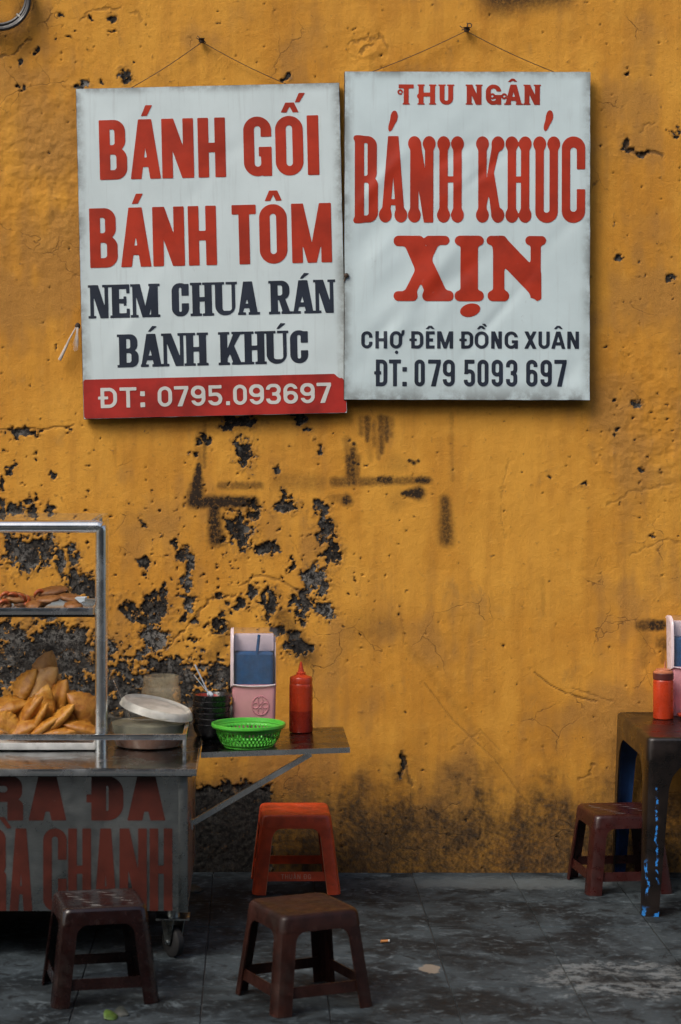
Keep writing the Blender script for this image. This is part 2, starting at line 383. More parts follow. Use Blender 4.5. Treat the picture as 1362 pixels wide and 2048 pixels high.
def seg_d(x, y, ax, ay, bx, by):
    dx, dy = bx - ax, by - ay; t = np.clip(((x - ax) * dx + (y - ay) * dy) / (dx * dx + dy * dy + 1e-9), 0, 1)
    return np.hypot(x - ax - t * dx, y - ay - t * dy), t

# ------------------------------------------------------------------ the wall
def build_wall():
    st = .0046
    def axis(lo, hi, olo, ohi):
        a = np.arange(lo, hi, st)
        return np.concatenate([np.linspace(olo, lo, 24, endpoint=False), a, np.linspace(a[-1] + st, ohi, 24)])
    gx = axis(-1.02, 1.62, -9, 10); gz = axis(-.02, 3.16, -.06, 6.0) if False else np.concatenate([np.arange(-.03, 3.16, st), np.linspace(3.17, 6.2, 24)])
    Xg, Zg = np.meshgrid(gx, gz); sh = Xg.shape
    k = D / F; u = (Xg / k + CX).ravel(); v = (CY + (CZ - Zg) / k).ravel()   # wall measured in hundredths of its own scale
    n1 = fbm(u / 24, v / 24, 11, 5, .6); n2 = fbm(u / 75, v / 75, 31, 4); n3 = fbm(u / 9, v / 9, 51, 3, .6)
    uw = u + 9 * n1 + 6 * n2; vw = v + 9 * fbm(u / 26, v / 26, 71, 4, .6)
    E = np.full(u.shape, -3.0); G = np.zeros(u.shape)
    blobs = [(478, 843, 48, 17, 0), (489, 907, 23, 34, .1), (555, 937, 8, 13, 0), (638, 899, 10, 12, .1), (410, 881, 10, 9, 0), (391, 907, 8, 7, 0),
        (476, 1062, 38, 42, .05), (505, 1020, 17, 24, .05), (573, 1013, 28, 20, .15), (566, 992, 6, 12, 0), (640, 1018, 15, 13, .1), (646, 1036, 8, 12, .7), (652, 1065, 26, 26, .1), (668, 1105, 22, 30, .05), (530, 1100, 18, 17, .1), (552, 1090, 8, 15, 0),
        (345, 1088, 6, 16, 0), (362, 1108, 15, 15, .2), (379, 1130, 12, 22, .5), (378, 1160, 8, 20, .7), (290, 1125, 10, 16, .2), (290, 1150, 6, 5, 0), (288, 1050, 6, 9, 0), (376, 1198, 16, 15, .5), (378, 1215, 9, 12, .8),
        (310, 1212, 38, 28, .08), (330, 1185, 10, 16, .1), (290, 1240, 36, 16, .2), (305, 1278, 38, 30, .75), (250, 1215, 16, 14, .1), (268, 1222, 12, 15, .1), (542, 1205, 21, 32, .1), (507, 1185, 10, 13, .2), (510, 1165, 6, 6, 0),
        (630, 1150, 30, 24, .8), (640, 1170, 26, 30, .5), (603, 1206, 26, 26, .3), (650, 1222, 22, 20, .8), (605, 1245, 9, 10, .2), (444, 1250, 16, 24, .15), (388, 1243, 13, 10, .2), (365, 1235, 8, 14, .2), (476, 1211, 22, 12, .2), (440, 1192, 10, 7, .1), (584, 1127, 6, 14, 0), (380, 1275, 10, 9, .1),
        (20, 1100, 22, 44, .45), (58, 1105, 30, 42, .35), (92, 1095, 20, 38, .3), (120, 1120, 14, 34, .35), (150, 1112, 12, 22, .4), (146, 1145, 10, 16, .4), (163, 1170, 20, 26, .2), (185, 1180, 12, 30, .1), (98, 1018, 13, 14, .3), (34, 1021, 20, 13, .3), (64, 1025, 9, 14, .2), (6, 1020, 8, 22, .2), (56, 1005, 7, 8, .1), (140, 1165, 25, 20, .2),
        (35, 863, 30, 7, .1), (50, 866, 8, 9, 0), (75, 862, 7, 8, 0), (111, 950, 8, 8, 0), (24, 936, 6, 11, .2), (70, 995, 4, 9, 0), (140, 857, 5, 5, 0), (4, 965, 5, 14, .1),
        (252, 152, 15, 14, .25), (236, 150, 10, 6, 1), (575, 155, 10, 6, .1), (223, 35, 9, 5, .2), (135, 68, 7, 3, 0), (121, 33, 6, 4, .6), (73, 100, 4, 5, 0), (46, 125, 6, 6, .3), (44, 176, 5, 5, .2), (190, 35, 3, 4, 0), (227, 63, 6, 2, 0), (201, 165, 4, 5, 0), (168, 172, 15, 8, .8),
        (1252, 285, 5, 14, 0), (1262, 300, 9, 4, 0), (1285, 306, 18, 4, 0), (1240, 517, 8, 8, .2), (1168, 970, 7, 8, .2), (1290, 940, 6, 5, 0), (1253, 149, 3, 4, 0), (1355, 262, 6, 12, .1), (1275, 808, 12, 7, .2), (1232, 860, 6, 8, .1), (1098, 950, 4, 5, 0), (1345, 555, 8, 8, .2), (1300, 1075, 6, 6, 0), (1180, 610, 5, 4, 0), (810, 1530, 5, 22, 0), (1228, 800, 4, 4, 0), (600, 835, 16, 14, .1), (612, 860, 10, 9, .2),
        (590, 1290, 26, 28, .35), (560, 1262, 16, 12, .2), (615, 1295, 18, 14, .2), (225, 1295, 12, 20, .6)]
    for cx, cy, rx, ry, g in blobs:
        s = (np.abs(u - cx) < 3 * rx + 30) & (np.abs(v - cy) < 3 * ry + 30)
        q = np.hypot((uw[s] - cx) / (rx * .92 + 1.5), (vw[s] - cy) / (ry * .92 + 1.5)); e = (1 - q)
        upd = e > E[s]; idx = np.where(s)[0][upd]; E[idx] = e[upd]; G[idx] = np.where(e[upd] > -.3, g, G[idx])
    def rect(x0, x1, y0, y1, soft, amt, g, cap=.9):
        e = np.minimum(np.minimum(uw - x0, x1 - uw), np.minimum(vw - y0, y1 - vw)) / soft
        e = np.clip(e, -3, cap) * amt + (0 if amt == 1 else -.02) + .45 * n2 * (amt < 1)
        upd = e > E; E[upd] = e[upd]; G[upd] = np.where(e[upd] > -.2, g, G[upd])
    rect(-900, 215, 1232, 1500, 45, .55, .30); rect(190, 500, 1312, 1500, 30, .6, .32)
    rect(-900, 230, 1395, 1760, 40, .8, .25)
    rect(-900, 548, 1566, 1760, 22, 1, .22)
    G = np.clip(G + .45 * fbm(u / 30, v / 30, 95, 3) + .1 * n3, 0, 1)
    dens = .0
    for cx, cy, rx, ry, a in [(450, 1150, 260, 200, .20), (80, 1080, 150, 140, .22), (60, 900, 120, 80, .12), (330, 1280, 200, 80, .22), (1290, 900, 120, 160, .08), (1290, 560, 120, 200, .07), (90, 110, 150, 110, .07), (760, 110, 90, 90, .06), (700, 1700, 900, 90, .07)]:
        dens = np.maximum(dens, a * np.exp(-((u - cx) / rx) ** 2 - ((v - cy) / ry) ** 2))
    sp = fbm(u / 13, v / 13, 141, 3, .6) * .75 - .74 + dens * 1.12 * 1.15
    peel = np.clip(np.maximum(E + .42 * n1 + .34 * n3 - .13, sp * 2.2), -1, 1)
    # soot, old stencil marks, dark patches, and shade painted under signs and coil
    S = np.zeros(u.shape)
    def cap(ax, ay, bx, by, r0, r1, a, soft=.75):
        d, t = seg_d(u + 2 * n3, v + 2 * n3, ax, ay, bx, by); r = (r0 + (r1 - r0) * t) * 1.25; soft *= .8
        np.maximum(S, a * sstep(1 + soft, 1 - soft, d / r), out=S)
    cap(398, 930, 391, 1000, 4, 14, .95); cap(388, 1004, 505, 1004, 10, 9, .93); cap(428, 1010, 431, 1078, 9, 12, .85)
    cap(409, 845, 409, 935, 4, 3, .5); cap(398, 850, 402, 930, 9, 6, .28, .95)
    cap(693, 1000, 693, 1001, 9, 9, .9); cap(665, 995, 690, 998, 7, 7, .35); cap(806, 987, 836, 986, 4, 11, .95); cap(890, 1000, 893, 1078, 8, 12, .72, .9)
    cap(442, 971, 520, 971, 6, 6, .55); cap(560, 962, 640, 965, 13, 12, .3, .95); cap(668, 964, 852, 961, 8, 6, .6); cap(760, 960, 780, 961, 7, 7, .85); cap(835, 960, 856, 961, 6, 6, .85)
    for x0, y0, y1, a in [(722, 838, 868, .5), (734, 838, 880, .7), (748, 845, 890, .45), (762, 836, 905, .65), (772, 838, 880, .7), (781, 840, 870, .4), (756, 870, 915, .35), (693, 880, 915, .4), (705, 900, 965, .8), (697, 915, 967, .75), (713, 915, 960, .55), (740, 890, 920, .2)]: cap(x0, y0, x0 + 1, y1, 6, 4, a, .9)
    cap(800, 995, 790, 1010, 14, 12, .18, .95); cap(788, 925, 800, 930, 14, 12, .2, .95)
    for x0, y0 in [(820, 922), (827, 926), (835, 922), (700, 920), (708, 925), (716, 928), (698, 880), (708, 888)]: cap(x0, y0, x0 + .5, y0, 3.2, 3.2, .9, .5)
    cap(1284, 1252, 1298, 1250, 10, 9, .7); cap(1306, 1251, 1322, 1250, 9, 9, .85, .5); cap(1290, 1275, 1288, 1330, 10, 6, .3, .95); cap(1325, 1285, 1330, 1292, 11, 9, .6, .9); cap(1327, 1300, 1325, 1325, 4, 3, .4)
    cap(565, 1235, 615, 1315, 13, 15, .55, .95); cap(425, 1315, 460, 1255, 11, 9, .4, .95); cap(1000, -14, 1120, -22, 34, 26, .75, .9); cap(720, 1250, 780, 1255, 26, 18, .2, .98)  # includes a soft dark patch at the top right edge
    cap(1060, 1740, 1063, 1200, 3, 2, .0)
    cap(60, 0, 40, 55, 14, 18, .5, .95); cap(10, 60, 45, 58, 16, 16, .45, .95)  # soft shadow around the cable coil, painted into the wall colour
    for x0, y0, y1, a in [(903, 800, 960, .2), (565, 845, 960, .07), (228, 845, 930, .12), (1085, 1160, 1230, .16), (335, 960, 1050, .07)]: cap(x0, y0, x0 + 2, y1, 3.5, 3, a, .8)
    cap(230, 850, 640, 842, 18, 18, .26, .95); cap(715, 810, 1150, 808, 12, 10, .25, .95)  # soft shade along the foot of both signs, painted on the wall
    cap(820, 1300, 1000, 1520, 6, 5, .12, .95)
    # grime rising from the pavement
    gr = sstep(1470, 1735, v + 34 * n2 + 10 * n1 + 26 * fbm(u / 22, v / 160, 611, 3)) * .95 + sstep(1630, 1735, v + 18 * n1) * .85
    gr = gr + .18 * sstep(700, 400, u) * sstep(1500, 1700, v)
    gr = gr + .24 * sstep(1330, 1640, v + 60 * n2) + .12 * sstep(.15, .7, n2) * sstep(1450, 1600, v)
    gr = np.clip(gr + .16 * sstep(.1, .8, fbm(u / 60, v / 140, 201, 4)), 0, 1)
    # cracks and scratches
    K = np.zeros(u.shape)
    def crack(pts, r, a, wob=5):
        for (ax, ay), (bx, by) in zip(pts[:-1], pts[1:]):
            d, t = seg_d(u + wob * n1, v + wob * n1, ax, ay, bx, by); np.maximum(K, a * sstep(r * 1.7, r * .5, d), out=K)
    crack([(0, 113), (28, 108), (40, 92), (62, 78)], 1.9, .8); crack([(160, 40), (185, 20), (215, 18), (245, 17)], 1.7, .55)
    crack([(262, 28), (275, 22), (284, 45)], 1.8, .4); crack([(700, 90), (760, 70), (775, 95)], 2.2, .5); crack([(720, 105), (745, 88)], 2.2, .6)
    crack([(848, 1365), (905, 1440), (990, 1520), (1060, 1615)], 1.3, .45, 4); crack([(1069, 1345), (1100, 1370), (1135, 1388), (1195, 1403)], 1.1, .8, 4); crack([(800, 1225), (812, 1290)], 1.8, .3)
    crack([(330, 1300), (368, 1255), (420, 1200), (470, 1190)], 1.9, .8); crack([(480, 1170), (520, 1150), (560, 1160), (600, 1185)], 2, .6)
    crack([(1252, 275), (1256, 298), (1275, 308), (1300, 303), (1325, 310)], 3.0, .95); crack([(1278, 262), (1290, 250), (1310, 243)], 1.8, .5)
    crack([(1215, 1010), (1260, 985), (1340, 965)], 2.2, .35); crack([(1260, 1110), (1330, 1080), (1362, 1085)], 2, .4); crack([(805, 1505), (815, 1545), (822, 1570)], 2.6, .8)
    crack([(0, 858), (60, 858), (150, 852)], 1.6, .7, 3); crack([(1160, 1560), (1175, 1550), (1190, 1530)], 2, .6); crack([(1150, 1380), (1230, 1405)], 1.6, .4)
    crack([(1015, 215 + 700), (1000, 1020), (1010, 1075)], 1.6, .25); crack([(905, 1500), (960, 1460), (1000, 1500)], 1.5, .3)
    # relief: trowelled plaster, flaking paint edges, sunken decayed patches
    rel = .0018 * fbm(Xg.ravel() * 4, Zg.ravel() * 4, 301, 3) + .0005 * n1 * (1 + .8 * sstep(.1, .6, fbm(u / 200, v / 200, 333, 2))) + .0003 * n3
    rel = np.clip(rel, -.009, .008)
    rough_zone = np.exp(-((u - 740) / 60) ** 2 - ((v - 110) / 60) ** 2) + np.exp(-((u - 80) / 140) ** 2 - ((v - 330) / 230) ** 2) + np.exp(-((u - 1290) / 110) ** 2 - ((v - 850) / 160) ** 2)
    rel = rel + .003 * rough_zone * fbm(u / 30, v / 30, 351, 4, .65)
    rel = rel + .0016 * sstep(-.30, -.02, peel) * (peel < .03) * (1 + fbm(u / 14, v / 14, 377, 2)) - .0062 * sstep(0, .12, peel) + .002 * sstep(.06, .5, peel) * fbm(u / 10, v / 10, 401, 3) - .0025 * K
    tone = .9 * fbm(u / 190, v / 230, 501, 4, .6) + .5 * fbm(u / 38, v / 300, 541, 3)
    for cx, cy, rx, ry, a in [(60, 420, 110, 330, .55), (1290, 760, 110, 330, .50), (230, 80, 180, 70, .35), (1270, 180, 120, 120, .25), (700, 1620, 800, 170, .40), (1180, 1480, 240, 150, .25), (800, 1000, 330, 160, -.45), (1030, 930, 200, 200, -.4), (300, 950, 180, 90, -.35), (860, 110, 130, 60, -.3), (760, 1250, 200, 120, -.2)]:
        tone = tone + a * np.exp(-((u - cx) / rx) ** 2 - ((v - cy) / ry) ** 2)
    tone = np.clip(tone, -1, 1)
    y = -rel
    verts = np.stack([Xg.ravel(), y, Zg.ravel()], 1)
    nz, nx = sh; i = np.arange(nz * nx).reshape(sh)
    q = np.stack([i[:-1, :-1], i[:-1, 1:], i[1:, 1:], i[1:, :-1]], -1).reshape(-1, 4)
    me = bpy.data.meshes.new('plaster_wall')
    me.vertices.add(len(verts)); me.vertices.foreach_set('co', verts.ravel())
    me.loops.add(q.size); me.loops.foreach_set('vertex_index', q.ravel().astype(np.int32))
    me.polygons.add(len(q)); me.polygons.foreach_set('loop_start', np.arange(0, q.size, 4, dtype=np.int32))
    me.update(calc_edges=True); me.shade_smooth()
    for nm, a in (('peel', peel), ('soot_shade', S), ('grime', gr), ('grey', G), ('crack', K), ('tone', tone)):
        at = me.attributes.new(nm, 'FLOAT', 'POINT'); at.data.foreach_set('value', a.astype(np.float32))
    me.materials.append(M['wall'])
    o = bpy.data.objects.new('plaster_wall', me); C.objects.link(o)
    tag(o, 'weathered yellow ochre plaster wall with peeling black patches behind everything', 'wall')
build_wall()

# ------------------------------------------------------------------ ground and paving
g = MB(); g.add([(-60, -120, -.006), (60, -120, -.006), (60, .3, -.006), (-60, .3, -.006)], [[0, 1, 2, 3]])
tag(g.build('ground', M['ground'], smooth=None), kind='structure')
pv = empty('pavement', (0, -1, 0)); tag(pv, kind='structure')
T, GAP = .35, .0032
def tile_mesh(seed):
    rnd = random.Random(seed); h = T / 2 - GAP / 2
    def ring(s, z):
        pts = []
        for (a, b) in ((-1, -1), (1, -1), (1, 1), (-1, 1)):
            dx, dy = (1, 0) if (a, b) in ((-1, -1),) else ((0, 1) if (a, b) == (1, -1) else ((-1, 0) if (a, b) == (1, 1) else (0, -1)))
            for k in range(4):
                t = k / 4; pts.append((a * s + dx * 2 * s * t + rnd.uniform(-.0008, .0008), b * s + dy * 2 * s * t + rnd.uniform(-.0008, .0008), z))
        return pts
    m = MB(); m.loft([ring(h, -.0055), ring(h, -.0018), ring(h - .0016, 0)], True, False, True)
    o = m.build('tile', M['paving'], None, None); me = o.data; bpy.data.objects.remove(o); return me
tms = [tile_mesh(i) for i in range(5)]
x0 = .553 - 7 * T
rr = random.Random(3)
for r in range(-1, 10):
    for c in range(14):
        o = bpy.data.objects.new('tile', tms[rr.randrange(5)]); C.objects.link(o); o.parent = pv
        yc = -.095 - T * (r + .5); 
        o.location = (x0 + (c + .5) * T, yc + 1, rr.uniform(-.0012, 0)); o.rotation_euler = (rr.uniform(-.003, .003), rr.uniform(-.003, .003), 0)

# ------------------------------------------------------------------ unseen houses added behind the viewer to block low sky and reflect in steel
M['hwall'] = [plain('shophouse_plaster_%d' % i, c, .85, scale=2, dirt=.3) for i, c in enumerate([(.22, .20, .17), (.30, .25, .15), (.16, .18, .18), (.26, .22, .20)])]
M['shutter'] = plain('dark_shutter', (.04, .06, .055), .5); M['tiles'] = plain('dark_roof', (.09, .04, .03), .8)
for i, (xa, xb, hh, lb) in enumerate([(-22, -13.2, 8.2, 'far left grey shophouse across the street behind the viewer'), (-13, -5.2, 9.4, 'left ochre shophouse across the street behind the viewer'), (-5, 2.2, 8.6, 'facing blue grey shophouse across the street behind the viewer'), (2.4, 10.6, 9.8, 'right shophouse across the street behind the viewer'), (10.8, 21, 8.4, 'far right grey shophouse across the street behind the viewer')]):
    ho = empty('added_shophouse', ((xa + xb) / 2, -19, 0)); hw = (xb - xa) / 2; tag(ho, lb, 'house', 'added unseen houses across the street')
    m = MB(); m.box(-hw, -5, -.02, hw, 0, hh, .02); m.build('wall', M['hwall'][i % 4], ho)
    m = MB(); m.box(-hw - .1, -5.1, hh + .002, hw + .1, .5, hh + .25, .02); m.build('roof', M['tiles'], ho)
    m = MB(); m.box(-hw * .6, .002, 0, hw * .6, .06, 2.7, .01); m.build('shutter_door', M['shutter'], ho)
    for fl in (4.0, 6.6):
        for k in (-.55, 0, .55):
            m = MB(); m.box(k * hw - .55, .002, fl, k * hw + .55, .08, fl + 1.5, .01); m.build('window', M['shutter'], ho)

# ------------------------------------------------------------------ lettering from distance fields
INF = 1e9
def f_box(X, Y, x0, y0, x1, y1):
    dx = np.maximum(x0 - X, X - x1); dy = np.maximum(y0 - Y, Y - y1)
    return np.hypot(np.maximum(dx, 0), np.maximum(dy, 0)) + np.minimum(np.maximum(dx, dy), 0)
def f_rb(X, Y, x0, y0, x1, y1, tl, tr, br, bl):
    cx, cy = (x0 + x1) / 2, (y0 + y1) / 2; px, py = X - cx, Y - cy; m = min(x1 - x0, y1 - y0) / 2
    r = np.where(px > 0, np.where(py > 0, min(tr, m), min(br, m)), np.where(py > 0, min(tl, m), min(bl, m)))
    qx = np.abs(px) - (x1 - x0) / 2 + r; qy = np.abs(py) - (y1 - y0) / 2 + r
    return np.minimum(np.maximum(qx, qy), 0) + np.hypot(np.maximum(qx, 0), np.maximum(qy, 0)) - r
def f_poly(X, Y, pts):
    d = np.full(X.shape, INF); s = np.ones(X.shape); n = len(pts)
    for i in range(n):
        ax, ay = pts[i]; bx, by = pts[i - 1]; ex, ey = bx - ax, by - ay; wx, wy = X - ax, Y - ay
        t = np.clip((wx * ex + wy * ey) / (ex * ex + ey * ey + 1e-12), 0, 1)
        d = np.minimum(d, (wx - ex * t) ** 2 + (wy - ey * t) ** 2)
        c1 = Y >= ay; c2 = Y < by; c3 = ex * wy > ey * wx
        flip = (c1 & c2 & c3) | (~c1 & ~c2 & ~c3); s = np.where(flip, -s, s)
    return s * np.sqrt(d)
def f_ell(X, Y, cx, cy, rx, ry, rot=0):
    c, s = math.cos(rot), math.sin(rot); a = (X - cx) * c + (Y - cy) * s; b = -(X - cx) * s + (Y - cy) * c
    return (np.hypot(a / rx, b / ry) - 1) * min(rx, ry)
def f_arc(X, Y, cx, cy, r, wd, a0, a1):
    d = np.abs(np.hypot(X - cx, Y - cy) - r) - wd; an = np.mod(np.arctan2(Y - cy, X - cx) - a0, 2 * math.pi)
    return np.where(an <= a1 - a0, d, np.minimum(np.hypot(X - cx - r * math.cos(a0), Y - cy - r * math.sin(a0)), np.hypot(X - cx - r * math.cos(a1), Y - cy - r * math.sin(a1))) - wd)
def smin(a, b, k):
    h = np.clip(.5 + .5 * (b - a) / k, 0, 1); return b * (1 - h) + a * h - k * h * (1 - h)

def glyph(ch, X, Y, w, h, sv, sh, st):
    """negative inside; box 0..w, 0..h; st: sans, slab, blob, deco"""
    B = lambda *a: f_box(X, Y, *a); RB = lambda *a: f_rb(X, Y, *a); PL = lambda *p: f_poly(X, Y, p)
    U = lambda *a: np.minimum.reduce(a); cut = lambda a, *b: np.maximum.reduce([a] + [-q for q in b])
    rad = w * .5 if st in ('sans', 'blob') else w * .48
    ir = max(rad - sv, .12 * w)
    def ring(x0, y0, x1, y1, rl=True, rr_=True):
        a = rad if rl else 0; b = rad if rr_ else 0; ia = ir if rl else 0; ib = ir if rr_ else 0
        return cut(RB(x0, y0, x1, y1, a, b, b, a), RB(x0 + sv, y0 + sh, x1 - sv, y1 - sh, ia, ib, ib, ia))
    if st == 'coop':
        r = h * .075
        if ch == 'X': parts = [PL((.13 * w, .97 * h), (.46 * w, .97 * h), (.95 * w, .03 * h), (.57 * w, .03 * h)), PL((.63 * w, .97 * h), (.80 * w, .97 * h), (.33 * w, .03 * h), (.12 * w, .03 * h)), RB(0, h * .84, .50 * w, h, r, r, r, r), RB(.51 * w, h * .86, .93 * w, h, r, r, r, r), RB(0, 0, .40 * w, h * .15, r, r, r, r), RB(.48 * w, 0, w, h * .16, r, r, r, r)]
        elif ch == 'I': parts = [B(.20 * w, .02 * h, .80 * w, .98 * h), RB(0, h * .85, w, h, r, r, r, r), RB(0, 0, w, h * .16, r, r, r, r)]
        else: parts = [B(.11 * w, .03 * h, .30 * w, .95 * h), RB(.02 * w, 0, .38 * w, .16 * h, r, r, r, r), RB(0, .86 * h, .32 * w, h, r, r, r, r), RB(.65 * w, .86 * h, w, h, r, r, r, r), B(.74 * w, .05 * h, .91 * w, .95 * h), PL((.06 * w, .97 * h), (.30 * w, .99 * h), (.90 * w, .42 * h), (.91 * w, .03 * h), (.85 * w, .0), (.20 * w, .62 * h))]
        d = parts[0]
        for q in parts[1:]: d = smin(d, q, h * .045)
        return d
    if st == 'blob' and ch in 'HNKUAB':
        bx = sv * .76; ins = bx - sv / 2; by = bx * 1.18; W = w; L_ = (lambda x: x)
        if ch == 'B': return smin(glyph('B', X - ins * .5, Y, w - ins * .5, h, sv * 1.1, sh * .62, 'sans'), np.minimum(f_ell(X, Y, bx * .75, h * .025, bx * .75, h * .03), f_ell(X, Y, bx * .75, h * .975, bx * .75, h * .03)), sv * .3)
        g0 = glyph(ch, X - ins, Y, w - 2 * ins, h, sv, sh * (.55 if ch != 'U' else .9), 'sans')
        ends = {'H': 'abcd', 'N': 'acd', 'K': 'abcd', 'U': 'cd', 'A': 'ab'}[ch]; top = {'a': (bx, by), 'b': (w - bx, by), 'c': (bx, h - by), 'd': (w - bx, h - by)}
        k_ = by * .8
        if ch in 'HKUN': g0 = np.maximum(g0, Y - (h - k_))
        if ch in 'HKA': g0 = np.maximum(g0, k_ - Y)
        if ch == 'N': g0 = np.maximum(g0, np.minimum(k_ - Y, w * .42 - X))
        for e in ends: g0 = smin(g0, f_ell(X, Y, *top[e], bx, by), sv * .16)
        return g0
    thin = sv * (.5 if st == 'slab' else 1)
    if ch == 'I': d = B(w / 2 - sv / 2, 0, w / 2 + sv / 2, h) if st != 'sans' else B(0, 0, w, h)
    elif ch == 'H': d = U(B(0, 0, sv, h), B(w - sv, 0, w, h), B(sv / 2, h * .5 - sh / 2, w - sv / 2, h * .5 + sh / 2))
    elif ch == 'N': d = U(B(0, 0, thin, h), B(w - thin, 0, w, h), PL((0, h), (sv * 1.12, h), (w, 0), (w - sv * 1.12, 0)))
    elif ch == 'T': d = U(B(0, h - sh, w, h), B(w / 2 - sv / 2, 0, w / 2 + sv / 2, h))
    elif ch == 'M':
        a = min(sv * 1.2, w * .3)
        d = U(B(0, 0, thin, h), B(w - sv, 0, w, h), PL((0, h), (a, h), (w / 2, h * .34), (w - a, h), (w, h), (w / 2 + sv * .42, 0), (w / 2 - sv * .42, 0)))
    elif ch == 'A':
        a = sv * .62; yi = h * (w / 2 - sv) / (w / 2 - a); l = sv if st != 'slab' else thin
        inner = PL((sv if l == sv else l, -1), (w - sv, -1), (w / 2 + (0 if l == sv else -.04 * w), min(yi, h * .86)))
        d = cut(PL((0, 0), (w, 0), (w / 2 + a, h), (w / 2 - a, h)), inner)
        bar = np.maximum(PL((0, 0), (w, 0), (w / 2 + a, h), (w / 2 - a, h)), B(0, h * .2, w, h * .2 + sh)); d = U(d, bar)
    elif ch == 'B':
        r = min(w * .42, h * .22)
        d = U(RB(0, h * .46, w * .95, h, 0, r, r, 0), RB(0, 0, w, h * .54, 0, r, r, 0))
        d = cut(d, RB(sv, h * .5 + sh * .5, w * .95 - sv, h - sh, 0, r * .5, r * .5, 0), RB(sv, sh, w - sv, h * .5 - sh * .5, 0, r * .5, r * .5, 0))
    elif ch == 'C':
        d = cut(ring(0, 0, w, h), B(w * .52, h * .39, w * 2, h * .62))
    elif ch == 'G':
        d = cut(ring(0, 0, w, h), B(w * .52, h * .48, w * 2, h * .66)); d = U(d, B(w * .54, h * .49 - sh, w, h * .49), B(w - sv * .85, 0, w, h * .49))
    elif ch in 'O0': d = ring(0, 0, w, h)
    elif ch == 'U': d = cut(RB(0, 0, w, h, 0, 0, rad, rad), RB(sv, sh, w - (sv if st != 'slab' else thin), h * 2, 0, 0, ir, ir))
    elif ch == 'E': d = U(B(0, 0, sv, h), B(0, 0, w, sh), B(0, h - sh, w, h), B(0, h * .5 - sh * .5, w * .82, h * .5 + sh * .5))
    elif ch == 'K': d = U(B(0, 0, sv, h), PL((sv * .8, h * .38), (w - sv * 1.05, h), (w, h), (sv * .9, h * .16)), PL((w * .36, h * .5), (w * .36 + sv * .7, h * .66), (w, 0), (w - sv * 1.15, 0)))
    elif ch == 'X': d = U(PL((0, h), (sv * 1.15, h), (w, 0), (w - sv * 1.15, 0)), PL((w - sv * 1.1, h), (w, h), (sv * 1.1, 0), (0, 0)))
    elif ch == 'R':
        r = min(w * .42, h * .24)
        d = cut(RB(0, h * .42, w * .95, h, 0, r, r, 0), RB(sv, h * .42 + sh, w * .95 - sv, h - sh, 0, r * .5, r * .5, 0))
        d = U(d, B(0, 0, sv, h), RB(w * .95 - sv, 0, w if st != 'sans' else w * .97, h * .48, 0, sv * .5, 0, 0) if st == 'sans' else PL((w * .4, h * .46), (w * .4 + sv * .9, h * .46), (w, 0), (w - sv * 1.05, 0)))
    elif ch in 'DĐ':
        d = ring(0, 0, w, h, False, True)
        if ch == 'Đ': d = U(d, B(-w * .15, h * .5 - sh * .42, w * .46, h * .5 + sh * .42))
    elif ch == '7': d = U(B(0, h - sh, w, h), PL((w - sv * 1.05, h - sh * .8), (w, h - sh * .8), (w * .3 + sv, 0), (w * .22, 0)))
    elif ch in '96':
        if ch == '6': X = w - X; Y = h - Y; return glyph('9', X, Y, w, h, sv, sh, st)
        d = cut(ring(0, 0, w, h), B(-1, h * .27, w * .55, h * .6)); d = U(d, ring(0, h * .37, w, h))
    elif ch == '3':
        d = cut(U(ring(0, h * .5 - sh * .5, w, h), ring(0, 0, w, h * .5 + sh * .5)), B(-1, h * .28, w * .42, h * .72))
    elif ch == '5':
        d = cut(ring(0, 0, w, h * .64), B(-1, h * .25, w * .5, h * .47)); d = U(d, B(w * .06, h * .46, w * .06 + sv * .9, h), B(w * .06, h - sh, w * .96, h))
    elif ch == ':': d = U(B(0, 0, w, w), B(0, h * .55, w, h * .55 + w))
    elif ch == '.': d = B(0, 0, w, w)
    else: d = B(0, 0, w, h)
    stems = {'H': [(sv / 2, 0), (w - sv / 2, 0), (sv / 2, h), (w - sv / 2, h)], 'N': [(thin / 2, 0), (thin / 2, h), (w - thin / 2, h)], 'K': [(sv / 2, 0), (sv / 2, h), (w - sv * .6, 0), (w - sv * .6, h)],
             'A': [(sv / 2, 0), (w - sv / 2, 0)], 'U': [(sv / 2, h), (w - sv / 2, h)], 'I': [(w / 2, 0), (w / 2, h)], 'X': [(sv * .6, 0), (w - sv * .6, 0), (sv * .6, h), (w - sv * .6, h)],
             'B': [(sv / 2, 0), (sv / 2, h)], 'R': [(sv / 2, 0), (sv / 2, h), (w - sv * .5, 0)], 'M': [(thin / 2, 0), (w - sv / 2, 0), (thin / 2, h), (w - sv / 2, h)], 'T': [(w / 2, 0)], 'E': [(sv / 2, 0), (sv / 2, h)]}.get(ch, [])
    if st in ('slab', 'deco'):
        e = sv * (.30 if st == 'slab' else .22); t = sh * (.55 if st == 'slab' else .35)
        for x, y in stems:
            hw = (thin if (ch == 'N' or (ch in 'AM' and x < w / 2)) else sv) / 2 + e
            d = U(d, B(x - hw, 0 if y == 0 else h - t, x + hw, t if y == 0 else h))
        if ch == 'C' and st == 'slab': d = U(d, B(w - sv * .6, h * .62, w, h * .97))
        if ch == 'E' and st == 'slab': d = U(d, B(w - sh * .7, 0, w, h * .27), B(w - sh * .7, h * .73, w, h), B(w * .66, h * .36, w * .66 + sh * .6, h * .64))
    if st == 'deco':
        r = h * .13
        if ch in 'TH': d = U(d, f_arc(X, Y, (0 if ch == 'T' else -.02 * w) + r * .6, h * (.62 if ch == 'T' else .42), r * .75, sh * .22, R(0), R(300)))
        if ch in 'GA': d = U(d, f_arc(X, Y, (w * .42 if ch == 'G' else -.06 * w), h * .42, r * .8, sh * .24, R(20), R(330)))
